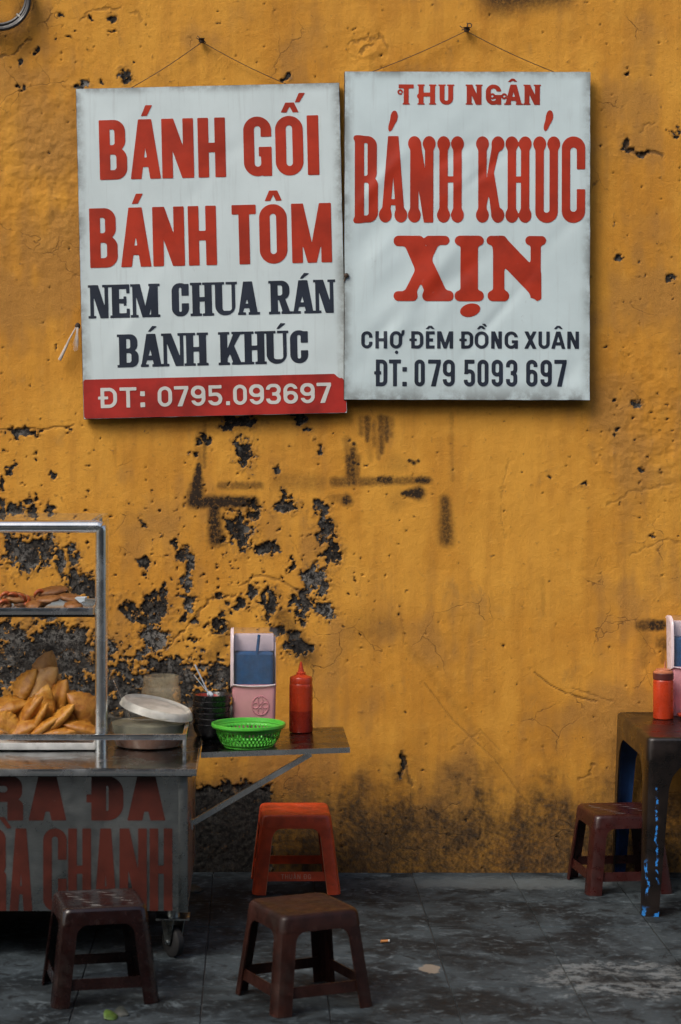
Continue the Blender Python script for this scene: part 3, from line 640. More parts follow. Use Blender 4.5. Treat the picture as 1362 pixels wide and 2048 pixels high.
    if st == 'blob':
        bx = sv * .74; by = min(bx * 1.15, h * .17)
        for x, y in stems:
            cy = by if y == 0 else h - by; cx = min(max(x, bx), w - bx) if ch != 'I' else x
            if ch == 'I': d = smin(d, f_ell(X, Y, cx, cy, w * .5, by * .62), sv * .3)
            elif ch == 'X' or (ch == 'N' and sv > h * .25): d = smin(d, f_ell(X, Y, cx, by * .62 if y == 0 else h - by * .62, bx * 1.15, by * .6), sv * .3)
            else: d = smin(d, f_ell(X, Y, cx, cy, bx, by), sv * .35)
        d = smin(d, d + .01, .02)
    return d

def march(fn, x0, y0, x1, y1, cell):
    nx = max(4, int(math.ceil((x1 - x0) / cell))); ny = max(4, int(math.ceil((y1 - y0) / cell)))
    xs = np.linspace(x0, x1, nx + 1); ys = np.linspace(y0, y1, ny + 1); X, Y = np.meshgrid(xs, ys); V = fn(X, Y)
    V = np.where(np.abs(V) < 1e-6, 1e-6, V); ins = V < 0
    anyin = ins[:-1, :-1] | ins[1:, :-1] | ins[:-1, 1:] | ins[1:, 1:]
    verts = []; key = {}; faces = []
    def vid(k, p):
        if k not in key: key[k] = len(verts); verts.append(p)
        return key[k]
    for j, i in zip(*np.where(anyin)):
        cs = ((i, j), (i + 1, j), (i + 1, j + 1), (i, j + 1)); poly = []
        for a in range(4):
            (ia, ja), (ib, jb) = cs[a], cs[(a + 1) % 4]; va, vb = V[ja, ia], V[jb, ib]
            if va < 0: poly.append(vid((ia, ja), (xs[ia], ys[ja])))
            if (va < 0) != (vb < 0):
                t = va / (va - vb); k = ((ia, ja), (ib, jb)) if (ia, ja) < (ib, jb) else ((ib, jb), (ia, ja))
                poly.append(vid(k, (xs[ia] + t * (xs[ib] - xs[ia]), ys[ja] + t * (ys[jb] - ys[ja]))))
        if len(poly) >= 3: faces.append(poly)
    return verts, faces

class Letters:
    """collects one printed line in a plane: local px (u right, v down)"""
    def __init__(s): s.e = []
    def field(s, fn, u0, v0, u1, v1, cell):
        v, f = march(fn, u0, v0, u1, v1, cell)
        if v: s.e.append((min(p[0] for p in v), max(p[0] for p in v), v, f))
    def words(s, gap):
        out = []
        for a, b, v, f in sorted(s.e, key=lambda q: q[0]):
            if out and a - out[-1][0] < gap: o = out[-1]; o[0] = max(o[0], b)
            else: o = [b, [], []]; out.append(o)
            n = len(o[1]); o[1] += v; o[2] += [[i + n for i in q] for q in f]
        return [(o[1], o[2]) for o in out]
    def char(s, ch, u0, u1, vb, h, sv, sh, st, cell):
        w = u1 - u0; m = h * .06 + (w * .2 if ch == 'Đ' else 0) + (h * .18 if st == 'deco' else 0)
        s.field(lambda X, Y: glyph(ch, X - u0, vb - Y, w, h, sv, sh, st), u0 - m, vb - h - h * .05, u1 + m, vb + h * .05, cell)
    def poly(s, pts, cell=1.3):
        a = np.array(pts, float); s.field(lambda X, Y: f_poly(X, Y, [tuple(p) for p in a]), a[:, 0].min() - 2, a[:, 1].min() - 2, a[:, 0].max() + 2, a[:, 1].max() + 2, cell)
    def fieldbox(s, fn, cx, cy, r, cell=1.3): s.field(fn, cx - r, cy - r, cx + r, cy + r, cell)
    def build(s, name, mat, parent, to3d, gap=9.0):
        for vs, fs in s.words(gap): mesh_obj(name, [to3d(u, v) for u, v in vs], fs, mat, parent)

# ------------------------------------------------------------------ the two signs
def make_sign(name, tl, W, H, tilt, yback, thick, canvas, wr, label):
    """tl: photo corner; W,H: size in photo px at its depth"""
    Yf = yback - thick; k = mpp(Yf); c, s_ = math.cos(tilt), math.sin(tilt)
    # bottom centre in the picture plane
    bx = tl[0] + W / 2 * c + H * s_; by = tl[1] - W / 2 * s_ + H * c
    b = P(bx, by, Yf); root = empty(name, (b.x, 0, b.z), 0, -tilt); root['label'] = label; root['category'] = 'sign'
    def to3d(lift):
        return lambda u, v: ((u - W / 2) * k, Yf - wr(u, v) - lift, (H - v) * k)
    n, m = 110, 140; us = np.linspace(0, W, n + 1); vs = np.linspace(0, H, m + 1); f3 = to3d(0)
    def wav(u, v):       # the cloth edge is not ruled
        q = .7
        if u in (0, W) or v in (0, H):
            d = q * mnoise.noise(Vector((u * .03 + W, v * .03, 1))) + .12 * mnoise.noise(Vector((u * .13, v * .13, 5)))
            u += d if u in (0, W) else 0; v += d if v in (0, H) else 0
        return u, v
    verts = [f3(*wav(u, v)) for v in vs.tolist() for u in us.tolist()]; faces = [[j * (n + 1) + i, j * (n + 1) + i + 1, (j + 1) * (n + 1) + i + 1, (j + 1) * (n + 1) + i] for j in range(m) for i in range(n)]
    o = mesh_obj('banner', verts, faces, canvas, root, 60)
    at = o.data.attributes.new('edge', 'FLOAT', 'POINT')
    ed = [max(0, 1 - min(u, W - u) / 20.0, 1 - v / 16.0, 1 - (H - v) / 38.0) for v in vs for u in us]; at.data.foreach_set('value', ed)
    fr = MB(); e = .0018; fw = .03; x0, x1 = -W / 2 * k - e, W / 2 * k + e; z0, z1 = -e, H * k + e; ya, yb = Yf + .0085, yback
    fr.box(x0, ya, z0, x0 + fw, yb, z1, .002); fr.box(x1 - fw, ya, z0, x1, yb, z1, .002); fr.box(x0 + fw, ya, z0, x1 - fw, yb, z0 + fw, .002); fr.box(x0 + fw, ya, z1 - fw, x1 - fw, yb, z1, .002)
    fr.build('frame', M['wood'], root)
    return root, to3d
def conv(tl, tilt, org):
    c, s_ = math.cos(tilt), math.sin(tilt); q = 560 / 1362
    def f(zx, zy):
        dx = org[0] + q * zx - tl[0]; dy = org[1] + q * zy - tl[1]; return dx * c - dy * s_, dx * s_ + dy * c
    return f

rs = random.Random(5)
folds1 = [(rs.uniform(60, 470), rs.uniform(60, 600), rs.uniform(.5, 1.1), rs.uniform(50, 120), rs.uniform(14, 30), rs.uniform(-.0018, .0018)) for _ in range(14)]
folds2 = [(rs.uniform(20, 470), rs.uniform(20, 630), rs.uniform(.55, 1.05), rs.uniform(50, 110), rs.uniform(10, 22), rs.uniform(-.0048, .0048)) for _ in range(34)]
def wrinkle(folds, W, H):
    def f(u, v):
        h = 0.0; fade = max(0, min(1, u / 45, (W - u) / 45, v / 45, (H - v) / 45))
        for cu, cv, a, L, wd, amp in folds:
            du, dv = u - cu, v - cv; t = du * math.cos(a) - dv * math.sin(a); n = du * math.sin(a) + dv * math.cos(a)
            if abs(t) < 3 * L and abs(n) < 3 * wd: h += amp * math.exp(-(t / L) ** 2 - (n / wd) ** 2)
        return max(-.006, h * fade)
    return f
# left sign
t1 = R(1.36); tl1 = (152, 178); W1, H1 = 526.2, 660.2
sg1, to1 = make_sign('hanging_sign', tl1, W1, H1, t1, -.012, .026, M['canvas'], wrinkle(folds1, W1, H1), 'white sign with two red headings, navy lines and a red phone band')
cv = conv(tl1, t1, (140, 40))
def row(cvf, chars, base, top, sv, sh, st, mat, parent, to3, cell, name='lettering', extra=None):
    """chars: (char, x0, x1) in zoom px; base/top: rows at the first char"""
    L = Letters(); x0 = chars[0][1]; vb = cvf(x0, base)[1]; h = vb - cvf(x0, top)[1]; q = 560 / 1362
    for ch, a, b in chars: 
        u0, u1 = cvf(a, base)[0], cvf(b, base)[0]; L.char(ch, u0, u1, vb, h, sv * q, sh * q, st, cell)
    if extra: extra(L, cvf)
    return L.build(name, mat, parent, to3(.0012), h * (.20 if h > 50 else .28))
zp = lambda L, f, *pts: L.poly([f(*p) for p in pts])
def zchar(s, xs): return [(c, a, b) for c, (a, b) in zip(s, xs)]
def ex1(L, f):
    zp(L, f, (345, 468), (366, 415), (399, 414), (374, 466)); zp(L, f, (1025, 450), (1047, 402), (1089, 401), (1112, 449), (1083, 449), (1068, 421), (1052, 450)); zp(L, f, (1093, 401), (1112, 355), (1143, 354), (1116, 399))
row(cv, zchar('BANHGOI', [(146, 280), (296, 443), (450, 605), (626, 760), (848, 984), (1003, 1138), (1158, 1214)]), 778, 488, 52, 46, 'sans', M['red'], sg1, to1, 1.7, extra=ex1)
def ex2(L, f):
    zp(L, f, (300, 895), (320, 845), (354, 844), (330, 893)); zp(L, f, (947, 880), (968, 830), (1008, 829), (1030, 878), (1001, 879), (988, 850), (974, 880))
row(cv, zchar('BANHTOM', [(99, 234), (249, 397), (406, 560), (579, 716), (792, 910), (925, 1060), (1082, 1276)]), 1206, 917, 52, 46, 'sans', M['red'], sg1, to1, 1.7, extra=ex2)
def ex3(L, f): zp(L, f, (1117, 1258), (1138, 1230), (1165, 1232), (1130, 1258))
row(cv, zchar('NEMCHUARAN', [(100, 188), (206, 292), (306, 430), (497, 580), (597, 692), (708, 806), (820, 915), (978, 1075), (1087, 1186), (1196, 1284)]), 1452, 1290, 35, 22, 'slab', M['navy'], sg1, to1, 1.2, extra=ex3)
def ex4(L, f): zp(L, f, (378, 1516), (400, 1488), (424, 1490), (392, 1516)); zp(L, f, (1003, 1502), (1024, 1474), (1050, 1476), (1017, 1502))
row(cv, zchar('BANHKHUC', [(241, 335), (347, 446), (456, 554), (567, 665), (733, 838), (851, 948), (958, 1056), (1073, 1160)]), 1690, 1530, 35, 22, 'slab', M['navy'], sg1, to1, 1.2, extra=ex4)
# red band along the foot of the sign, with torn corner
L = Letters(); vb0 = cv(60, 1750)[1]
L.field(lambda X, Y: np.maximum(f_box(X, Y, .6, vb0, W1 - .6, H1 - .6), -f_poly(X, Y, [(W1 - 22, vb0 - 2), (W1 - 19, vb0 + 5), (W1 - 12, vb0 + 9), (W1 - 6, vb0 + 8), (W1 - 4, vb0 + 18), (W1 - 1.5, vb0 + 20), (W1 - 1.5, vb0 - 2)])), 0, vb0 - 4, W1, H1, 4.0)
L.build('red_band', M['redband'], sg1, to1(.0008))
row(cv, zchar('ĐT:0795.093697', [(150, 230), (243, 325), (343, 366), (428, 498), (508, 578), (590, 660), (672, 742), (760, 779), (795, 862), (873, 945), (955, 1027), (1040, 1110), (1122, 1192), (1202, 1272)]), 1888, 1790, 18, 16, 'sans', M['white_ink'], sg1, lambda l: to1(.002), 1.1)

# right sign
tl2 = (690, 143); W2, H2 = 490.5, 656
sg2, to2 = make_sign('hanging_sign', tl2, W2, H2, R(-.12), -.022, .030, M['canvas2'], wrinkle(folds2, W2, H2), 'wrinkled white banner sign with fat rounded red letters hanging on the right')
cv2 = conv(tl2, R(-.12), (680, 20))
def ex5(L, f): zp(L, f, (815, 350), (833, 334), (847, 334), (864, 349), (848, 349), (840, 343), (830, 350))
row(cv2, zchar('THUNGAN', [(285, 358), (382, 462), (484, 550), (616, 688), (709, 784), (803, 884), (897, 972)]), 460, 362, 24, 19, 'deco', M['red'], sg2, to2, 1.1, extra=ex5)
def ex6(L, f):
    for a, b in ((258, 538), (1014, 536)):
        u, v = f(a, b); q = .411
        L.fieldbox(lambda X, Y: smin(f_ell(X, Y, u + 2, v - 7, 7.2, 13, R(6)), f_ell(X, Y, u - 3.5, v + 9, 5.2, 13, R(16)), 5), u, v, 26)
row(cv2, zchar('BANHKHUC', [(66, 184), (189, 327), (330, 464), (472, 602), (661, 799), (804, 931), (939, 1070), (1078, 1192)]), 1033, 613, 41, 54, 'blob', M['red'], sg2, to2, 1.7, extra=ex6)
def ex7(L, f):
    u, v = f(633, 1460); L.fieldbox(lambda X, Y: f_ell(X, Y, u, v, 20.5, 13, R(-14)), u, v, 24)
row(cv2, zchar('XIN', [(260, 552), (557, 699), (712, 1002)]), 1415, 1098, 88, 60, 'coop', M['red'], sg2, to2, 1.7, extra=ex7)
def ex8(L, f):
    q = 560 / 1362
    zp(L, f, (297, 1580), (300, 1558), (314, 1556), (312, 1578), (300, 1590))
    u, v = f(275, 1665); L.fieldbox(lambda X, Y: f_ell(X, Y, u, v, 3.4, 3.4), u, v, 6, .9)
    for a, t in ((438, 1552), (687, 1552), (1062, 1552)): zp(L, f, (a - 22, t), (a - 8, t - 16), (a + 8, t - 16), (a + 22, t), (a + 9, t), (a, t - 8), (a - 9, t))
    zp(L, f, (690, 1526), (706, 1526), (716, 1540), (704, 1540))
row(cv2, zchar('CHOĐEMĐONGXUAN', [(103, 158), (172, 229), (242, 302), (346, 405), (417, 460), (472, 550), (589, 648), (655, 722), (735, 787), (800, 865), (896, 956), (965, 1020), (1027, 1096), (1105, 1162)]), 1646, 1562, 17, 15, 'sans', M['navy'], sg2, to2, .95, extra=ex8)
row(cv2, zchar('ĐT:0795093697', [(174, 230), (238, 296), (303, 325), (362, 412), (428, 490), (500, 558), (602, 656), (668, 722), (737, 792), (807, 862), (905, 960), (975, 1030), (1042, 1102)]), 1830, 1700, 19, 19, 'sans', M['navy'], sg2, to2, 1.1)

# hanging wires (parts of the signs, given in world space and moved into sign space)
def world_part(mb, name, mat, parent, smooth=35):
    o = mb.build(name, mat, None, smooth); bpy.context.view_layer.update()
    inv = parent.matrix_world.inverted(); o.data.transform(inv); o.parent = parent; return o
def sag(a, b, n, s): return [a.lerp(b, i / n) + Vector((0, 0, -s * math.sin(math.pi * i / n))) for i in range(n + 1)]
for sg, nail, ends in ((sg1, (404, 84), ((262, 176), (572, 168))), (sg2, (932, 62), ((735, 147), (1108, 144)))):
    m = MB()
    for e in ends: m.tube(sag(P(*nail, -.022), P(*e, -.02), 10, .006), .0014, 6)
    world_part(m, 'hanging_wire', M['string'], sg)
kn = MB(); c = P(693, 551, -.055); kn.lathe([(.0, -.009), (.007, -.006), (.009, 0), (.006, .007), (0, .009)], 10, c); kn.tube([c, c + Vector((-.008, 0, -.02))], .002, 6); world_part(kn, 'knot', M['string'], sg2)

# nails / hooks in the wall
def hook(px, py, loop, label):
    b = P(px, py, 0); o = empty('wall_hook', b); m = MB()
    m.tube([(0, .01, 0), (0, -.03, .002)], [.005, .0045], 8); m.lathe([(0, 0), (.010, .002), (.011, .004), (0, .006)], 12, (0, -.030, 0))
    m.build('nail', M['rust'], o)
    k = MB(); r = random.Random(px)
    for i in range(5):
        a = r.uniform(0, 6.28); pts = [(r.uniform(-.006, .006), -.018, r.uniform(-.004, .006))]
        for j in range(3): pts.append((pts[-1][0] + r.uniform(-.009, .009), -.02 + r.uniform(-.006, .004), pts[-1][2] + r.uniform(-.007, .009)))
        k.tube(pts, .0018, 5)
    k.lathe([(0, -.009), (.008, -.006), (.010, 0), (.006, .008), (0, .010)], 10, (0, -.02, -.003))
    if loop: k.tube([(.010 + .008 * math.cos(a), -.022, .012 + .008 * math.sin(a)) for a in np.linspace(0, 6.28, 14)], .0018, 6)
    k.build('knotted_wire', M['string'], o); tag(o, label, 'hook', 'hooks holding the signs')
hook(404, 82, False, 'rusty nail with tangled wire above the sign with the red band')
hook(932, 60, True, 'rusty hook with a small wire loop above the wrinkled banner')

# frayed string at the left edge of the left sign
b = P(156, 652, -.012); o = empty('frayed_string', b); m = MB()
m.lathe([(0, -.012), (.008, -.008), (.010, 0), (.007, .008), (0, .012)], 10, (0, -.012, 0)); m.build('knot', M['rust'], o)
m = MB(); kx = mpp(0)
m.tube([(-.006, -.02, -.006), (-16 * kx, -.02, -26 * kx), (-26 * kx, -.018, -48 * kx), (-36 * kx, -.016, -68 * kx)], [.0022, .0030, .0052, .0062], 7); m.build('loose_end', M['tape'], o)
m = MB(); rq = random.Random(9)
for i in range(9):
    dx = rq.uniform(-10, 8); m.tube([(rq.uniform(-.004, .004), -.02, -.006), (dx * .4 * kx, -.022, -22 * kx), (dx * kx, -.018 + rq.uniform(-.01, .004), -rq.uniform(38, 52) * kx)], [.0014, .0011, .0006], 5)
m.build('strands', M['tape'], o); tag(o, 'frayed whitish string knotted at the left edge of the sign', 'string')

# cable coil in the top left corner
b = P(2, 58, 0); o = empty('cable_coil', b); kx = mpp(0)
for i, (r, yy, dz) in enumerate(((58, -.045, 0), (53, -.038, .004), (60, -.056, -.003))):
    m = MB(); m.tube([(r * kx * math.cos(a), yy + .006 * math.sin(2 * a + i), 56 * kx + dz + r * kx * 1.02 * math.sin(a)) for a in np.linspace(0, 2 * math.pi, 41)], .0072, 8, cap=False); m.build('loop', M['cable'], o)
m = MB(); a = R(-42); m.tube([(56 * kx * math.cos(a) * s, -.048, 56 * kx + 56 * kx * math.sin(a) * s) for s in (.82, 1.16)], .0035, 8); m.build('tie', M['tie'], o)
m = MB(); m.tube([(0, .012, 56 * kx + 58 * kx), (0, -.075, 56 * kx + 60 * kx)], .006, 8); m.build('peg', M['rust'], o)
tag(o, 'coil of black cable hanging in the top left corner', 'cable')

# ------------------------------------------------------------------ stools and table share one moulded construction
def rrect(h, r, z, n=5, cx=0, cy=0):
    pts = []
    for qx, qy, a0 in ((1, 1, 0), (-1, 1, 90), (-1, -1, 180), (1, -1, 270)):
        for k in range(n + 1):
            a = R(a0 + 90 * k / n); pts.append((cx + qx * (h - r) + r * math.cos(a), cy + qy * (h - r) + r * math.sin(a), z))
    return pts
def moulded(name, mat, H, ht, hb, apron, arm0, arm1, ch, fil, rail=None, th=.004, inner=None, seatpart='seat', pattern=True, bead=None):
    root = empty(name); hs = lambda z: hb + (ht - hb) * z / H
    n = 6
    m = MB(); r = ch * 1.1
    m.loft([rrect(ht * .45, r * .8, H - .0015, n), rrect(ht - .020, r, H - .0015, n), rrect(ht - .016, r, H, n), rrect(ht - .006, r, H - .0008, n), rrect(ht - .0015, r, H - .005, n), rrect(hs(H - .012), r, H - .012, n),
            rrect(hs(H - apron), r, H - apron, n), rrect(hs(H - apron) - th, r * .9, H - apron, n), rrect(hs(H - .014) - th, r * .9, H - .010, n)], True, True, True)
    top = m.build(seatpart, mat, root, 40)
    if pattern:       # raised wavy ribs on the seat
        pm = MB()
        for k in range(-2, 3):
            pm.tube([(x, k * ht * .32 + .01 * math.sin(x * 60 + k), H - .0026) for x in np.linspace(-ht * .72, ht * .72, 15)], .0016, 6)
        pm.build('rib', mat, root)
    for q in range(4):
        rings = []; zs = [0, .004, H * .25, H * .5, H - apron - fil] + [H - apron - fil + fil * math.sin(R(a)) for a in (25, 45, 60, 75, 84, 90)] + [H - apron + .006]
        for z in zs:
            s = hs(z); a = arm0 + (arm1 - arm0) * z / H
            if z > H - apron - fil: tt = min(1, (z - (H - apron - fil)) / fil); a += fil * (1 - math.sqrt(max(0, 1 - tt * tt)))
            a = min(a, s * .97); i = s - th - .0004; s -= .0006
            ring = [(s, s - a), (s, s - ch), (s - ch * .3, s - ch * .3), (s - ch, s), (s - a, s), (s - a, i), (i - ch * .9, i), (i - ch * .3, i - ch * .3), (i, i - ch * .9), (i, s - a)]
            c_, s_ = math.cos(q * math.pi / 2), math.sin(q * math.pi / 2); rings.append([(x * c_ - y * s_, x * s_ + y * c_, z) for x, y in ring])
        m = MB(); nn = 10
        v = [p for rg in rings for p in rg]; f = []; fm = []
        for i_ in range(len(rings) - 1):
            for j in range(nn):
                k = (j + 1) % nn; f.append([i_ * nn + j, i_ * nn + k, (i_ + 1) * nn + k, (i_ + 1) * nn + j]); fm.append(1 if j in (5, 6, 7, 8) else 0)
        f.append(list(range(nn))); fm.append(0); f.append([(len(rings) - 1) * nn + j for j in range(nn)]); fm.append(0)
        mesh_obj('leg', v, f, None, root, 25, [mat, inner or mat], fm)
    if bead:
        for q in range(4):
            c_, s_ = math.cos(q * math.pi / 2), math.sin(q * math.pi / 2)
            for fl in (0, 1):
                pts = []
                for z in (.003, H * .3, H * .55, H - apron - fil):
                    s = hs(z) - .0004; a = arm0 + (arm1 - arm0) * z / H - .001; x, y = (s, s - a) if fl else (s - a, s); pts.append((x * c_ - y * s_, x * s_ + y * c_, z))
                m = MB(); m.tube(pts, .0011, 6); m.build('mould_bead', bead, root)
    if rail:
        z0, z1 = rail
        for q in range(4):
            s0, s1 = hs(z0) - .0055, hs(z1) - .0055; e0 = s0 - arm0 * .6; e1 = s1 - arm0 * .6; m = MB()
            pr = [[(-e0, -s0, z0), (-e0, -s0 + th, z0), (-e1, -s1 + th, z1), (-e1, -s1, z1)], [(e0, -s0, z0), (e0, -s0 + th, z0), (e1, -s1 + th, z1), (e1, -s1, z1)]]
            c_, s_ = math.cos(q * math.pi / 2), math.sin(q * math.pi / 2)
            m.loft([[(x * c_ - y * s_, x * s_ + y * c_, z) for x, y, z in rg] for rg in pr], True, True, True); m.build('crossbar', mat, root)
    return root
def stool(mat, loc, rz, label, H=.265):
    o = moulded('plastic_stool', mat, H, .118, .150, .046, .046, .046, .022, .028, (.045, .075), bead=M['bead'] if mat is M['orange'] else mat); o.location = loc; o.rotation_euler.z = rz
    tag(o, label, 'stool', 'low plastic stools'); return o
st_o = stool(M['orange'], (PX(590, -.2), -.205, 0), R(1), 'bright orange plastic stool against the wall under the fold-out shelf')
# moulded letters on its front crossbar
L = Letters(); xs = 0
for ch in 'THUÂN ĐG':
    if ch == ' ': xs += 5; continue
    c0 = {'Â': 'A'}.get(ch, ch); L.char(c0, xs, xs + 6.5, 10, 10, 1.5, 1.4, 'sans', .5)
    if ch == 'Â': L.poly([(xs + 1, -1), (xs + 3.2, -3.4), (xs + 5.4, -1), (xs + 3.2, -2)], .5)
    xs += 8.6
kk = .0016; sl_ = (.118 - .150) / .265
L.build('moulded_lettering', M['bead2'], st_o, lambda u, v: ((u - xs / 2) * kk, -(.150 + sl_ * (.060 + (5 - v) * kk)) + .0040, .060 + (5 - v) * kk))
stool(M['brown'], (PX(606, -1.62), YF(1998), 0), R(24), 'worn brown plastic stool turned cornerwise, standing in front of the orange one')
stool(M['darkstool'], (-.437, -1.557, 0), R(12), 'very dark shiny stool in front of the cart lettering')
stool(M['maroon'], (1.251, -.206, 0), R(7), 'dark red plastic stool tucked beside the chipped table')
tb = moulded('plastic_table', M['table'], .575, .300, .318, .075, .050, .082, .022, .09, None, .005, M['blue'], 'tabletop', False)
tb.location = (1.262 + .308, -.345, 0); tag(tb, 'brown coated plastic table with chipped blue paint at the right edge', 'table')

# ------------------------------------------------------------------ the food cart
YP = F * 1.0 / F * 0 + (6.37 - D)            # front panel plane
cart = empty('food_cart', (-.85, YP + .35, 0)); ox, oy = cart.location.x, cart.location.y
def part(mb, name, mat, parent=None, smooth=35):
    par = parent or cart; o = mb.build(name, mat, None, smooth)
    loc = Vector(par.location); q = par.parent
    while q: loc += Vector(q.location); q = q.parent
    o.data.transform(Matrix.Translation(-loc)); o.parent = par; return o
XR = PX(376, YP); XL = -1.55; zb = PZ(1822, YP); CT = .58; YB = 7.22 - D
YC = 6.33 - D; XC = PX(391, YC)
m = MB(); m.box(XL, YP, zb, XR - .028, YP + .004, CT - .026); fp = part(m, 'front_panel', M['sheet'])
m = MB(); m.box(XR - .028, YP - .004, zb - .004, XR, YP + .026, CT - .026, .002); part(m, 'corner_post', M['sheet'])
m = MB(); m.box(XR - .004, YP + .027, zb, XR - .001, YB - .03, CT - .026); part(m, 'side_panel', M['sheet'])
m = MB(); m.box(XL, YB - .03, zb, XR, YB - .026, CT - .026); part(m, 'back_panel', M['sheet'])
m = MB(); m.box(XL, YP + .005, zb + .004, XR - .03, YB - .031, zb + .008); part(m, 'floor_panel', M['sheet'])
# counter: sheet with folded lip and wavy dents
m = MB(); nx, ny = 60, 24; xs_ = np.linspace(XL - .03, XC, nx + 1); ys_ = np.linspace(YC, YB, ny + 1)
def cz(x, y):
    t = (y - YC) / (YB - YC); return CT + .0016 * math.sin(x * 11) * math.exp(-t * 5) - .001 * math.exp(-t * 14)
v = [(x, y, cz(x, y)) for y in ys_ for x in xs_]
m.add(v, [[j * (nx + 1) + i, j * (nx + 1) + i + 1, (j + 1) * (nx + 1) + i + 1, (j + 1) * (nx + 1) + i] for j in range(ny) for i in range(nx)])
part(m, 'counter', M['counter'], smooth=60)
m = MB(); m.box(XL - .03, YC - .003, CT - .022, XC + .002, YC - .0004, CT - .001, .0008); m.box(XC + .0004, YC, CT - .022, XC + .003, YB, CT - .001, .0008); part(m, 'counter_lip', M['steel'])
m = MB(); m.box(XL, YC + .004, CT - .0255, XC - .01, YB - .002, CT - .004); part(m, 'counter_core', M['rubber'])
# printed words on the front panel
def cartrow(chars, base, top, sv, sh, accents=None):
    L = Letters(); q = 420 / 1362
    for ch, a, b_ in chars: L.char(ch, a * q, b_ * q, 1480 + base * q, (base - top) * q, sv * q, sh * q, 'sans', 1.5)
    for p in accents or []: L.poly([(a * q, 1480 + b_ * q) for a, b_ in p])
    for vs, fs in L.words(22):
        n = MB(); n.v = [tuple(P(u, v, YP - .0012)) for u, v in vs]; n.f = fs; n.m = [0] * len(fs)
        part(n, 'lettering', M['cartred'], smooth=None)
cartrow([('T', -420, -200), ('R', -160, 160), ('A', 185, 430), ('Đ', 592, 800), ('A', 826, 1072)], 522, 236, 96, 62)
cartrow([('T', -290, -150), ('R', -120, 45), ('A', 62, 210), ('C', 280, 432), ('H', 442, 590), ('A', 612, 758), ('N', 775, 952), ('H', 970, 1118)], 1108, 574, 56, 52, [[(-10, 500), (28, 500), (75, 572), (48, 574)]])
# casters
def caster(px, Y):
    X = PX(px, Y); e = empty('caster'); e.parent = cart; e.location = (X - ox, Y - oy, 0)
    m = MB(); m.lathe([(.012, -.013), (.040, -.013), (.046, -.009), (.047, 0), (.046, .009), (.040, .013), (.012, .013)], 28)
    o = m.build('wheel', M['rubber'], e); o.rotation_euler = (0, R(90), R(35)); o.location = (0, 0, .047)
    m = MB(); 
    for s in (-1, 1):
        a = R(35); off = Vector((math.cos(a), math.sin(a), 0)) * .018 * s; t = Vector((-math.sin(a), math.cos(a), 0))
        p = [off + t * -.034 + Vector((0, 0, .118)), off + t * .034 + Vector((0, 0, .118)), off + t * .012 + Vector((0, 0, .040)), off + t * -.012 + Vector((0, 0, .040))]
        n_ = Vector((math.cos(a), math.sin(a), 0)) * .003 * s; m.loft([p, [q + n_ for q in p]], True, True, True)
    m.box(-.05, -.045, .118, .05, .045, .123, .001); m.lathe([(.02, .122), (.02, zb + .003)], 16, cap0=True, cap1=True); m.build('fork', M['sheet'], e)
    m = MB(); m.tube([Vector((math.cos(R(35)), math.sin(R(35)), 0)) * s * .026 + Vector((0, 0, .047)) for s in (-1, 1)], .006, 8); m.build('axle', M['steel'], e)
caster(346, 6.43 - D); caster(330, YB - .12); caster(-470, 6.43 - D); caster(-400, YB - .12)
# display frame
YG = 6.625 - D; kx = mpp(YG); rp = .0192; XP = PX(202.5, YG); ZT = PZ(1053, YG); XL2 = -1.42
m = MB(); m.tube([(XP, YG, CT - .001), (XP, YG, ZT - .012)] + [(XP - .012 + .012 * math.cos(R(a)), YG, ZT - .012 + .012 * math.sin(R(a))) for a in (20, 45)], rp, 20); part(m, 'post', M['steel'])
m = MB(); m.tube([(XP - .012 + .012 * math.cos(R(a)), YG, ZT - .012 + .012 * math.sin(R(a))) for a in (45, 70, 90)] + [(XL2, YG, ZT)], rp, 20); part(m, 'top_rail', M['steel'])
m = MB(); m.tube([(XL2, YG, CT), (XL2, YG, ZT - .01)], rp, 16); part(m, 'post', M['steel'])
YGB = YG + .34
for xx in (XP - .026, XL2):
    m = MB(); m.tube([(xx, YGB, CT), (xx, YGB, ZT + .012)], .006, 10); part(m, 'rear_post', M['steel'])
    m = MB(); m.box(xx - .005, YG + .02, ZT + .0125, xx + .005, YGB + .006, ZT + .0205, .001); part(m, 'side_rail', M['steel'])
m = MB(); m.box(XL2, YG + .004, ZT + .021, XP - .004, YGB, ZT + .024); part(m, 'top_pane', M['pane'])
m = MB(); m.box(XP - .003, YG + .021, CT + .01, XP + .001, YGB - .008, ZT + .01); part(m, 'side_pane', M['pane'])
# upper tray
ZTr = PZ(1216, YG); XT = PX(186, YG)
m = MB(); m.box(XL2 + .02, YG + .012, ZTr - .022, XT, YGB - .01, ZTr - .019); m.box(XL2 + .02, YG + .006, ZTr - .022, XT, YG + .0115, ZTr, .0015); m.box(XL2 + .02, YGB - .0095, ZTr - .022, XT, YGB - .004, ZTr, .0015); m.box(XT - .004, YG + .0125, ZTr - .0185, XT - .0005, YGB - .0105, ZTr - .001)
tray = part(m, 'upper_tray', M['steel'])
m = MB(); m.box(XL2 + .02, YG + .018, ZTr - .030, XT + .004, YG + .026, ZTr - .0225); part(m, 'tray_rail', M['rubber'])
# lower white tray
YW = YG + .024; zw0, zw1 = CT + .004, PZ(1486, YW)
m = MB(); m.box(XL2 + .03, YW, zw0, XP - .021, YW + .006, zw1, .002); m.box(XL2 + .03, YW + .0065, zw0, XP - .023, YGB - .02, zw0 + .004); m.box(XP - .028, YW + .0065, zw0 + .0045, XP - .023, YGB - .02, zw1, .001); part(m, 'pastry_tray', M['white_tray'])
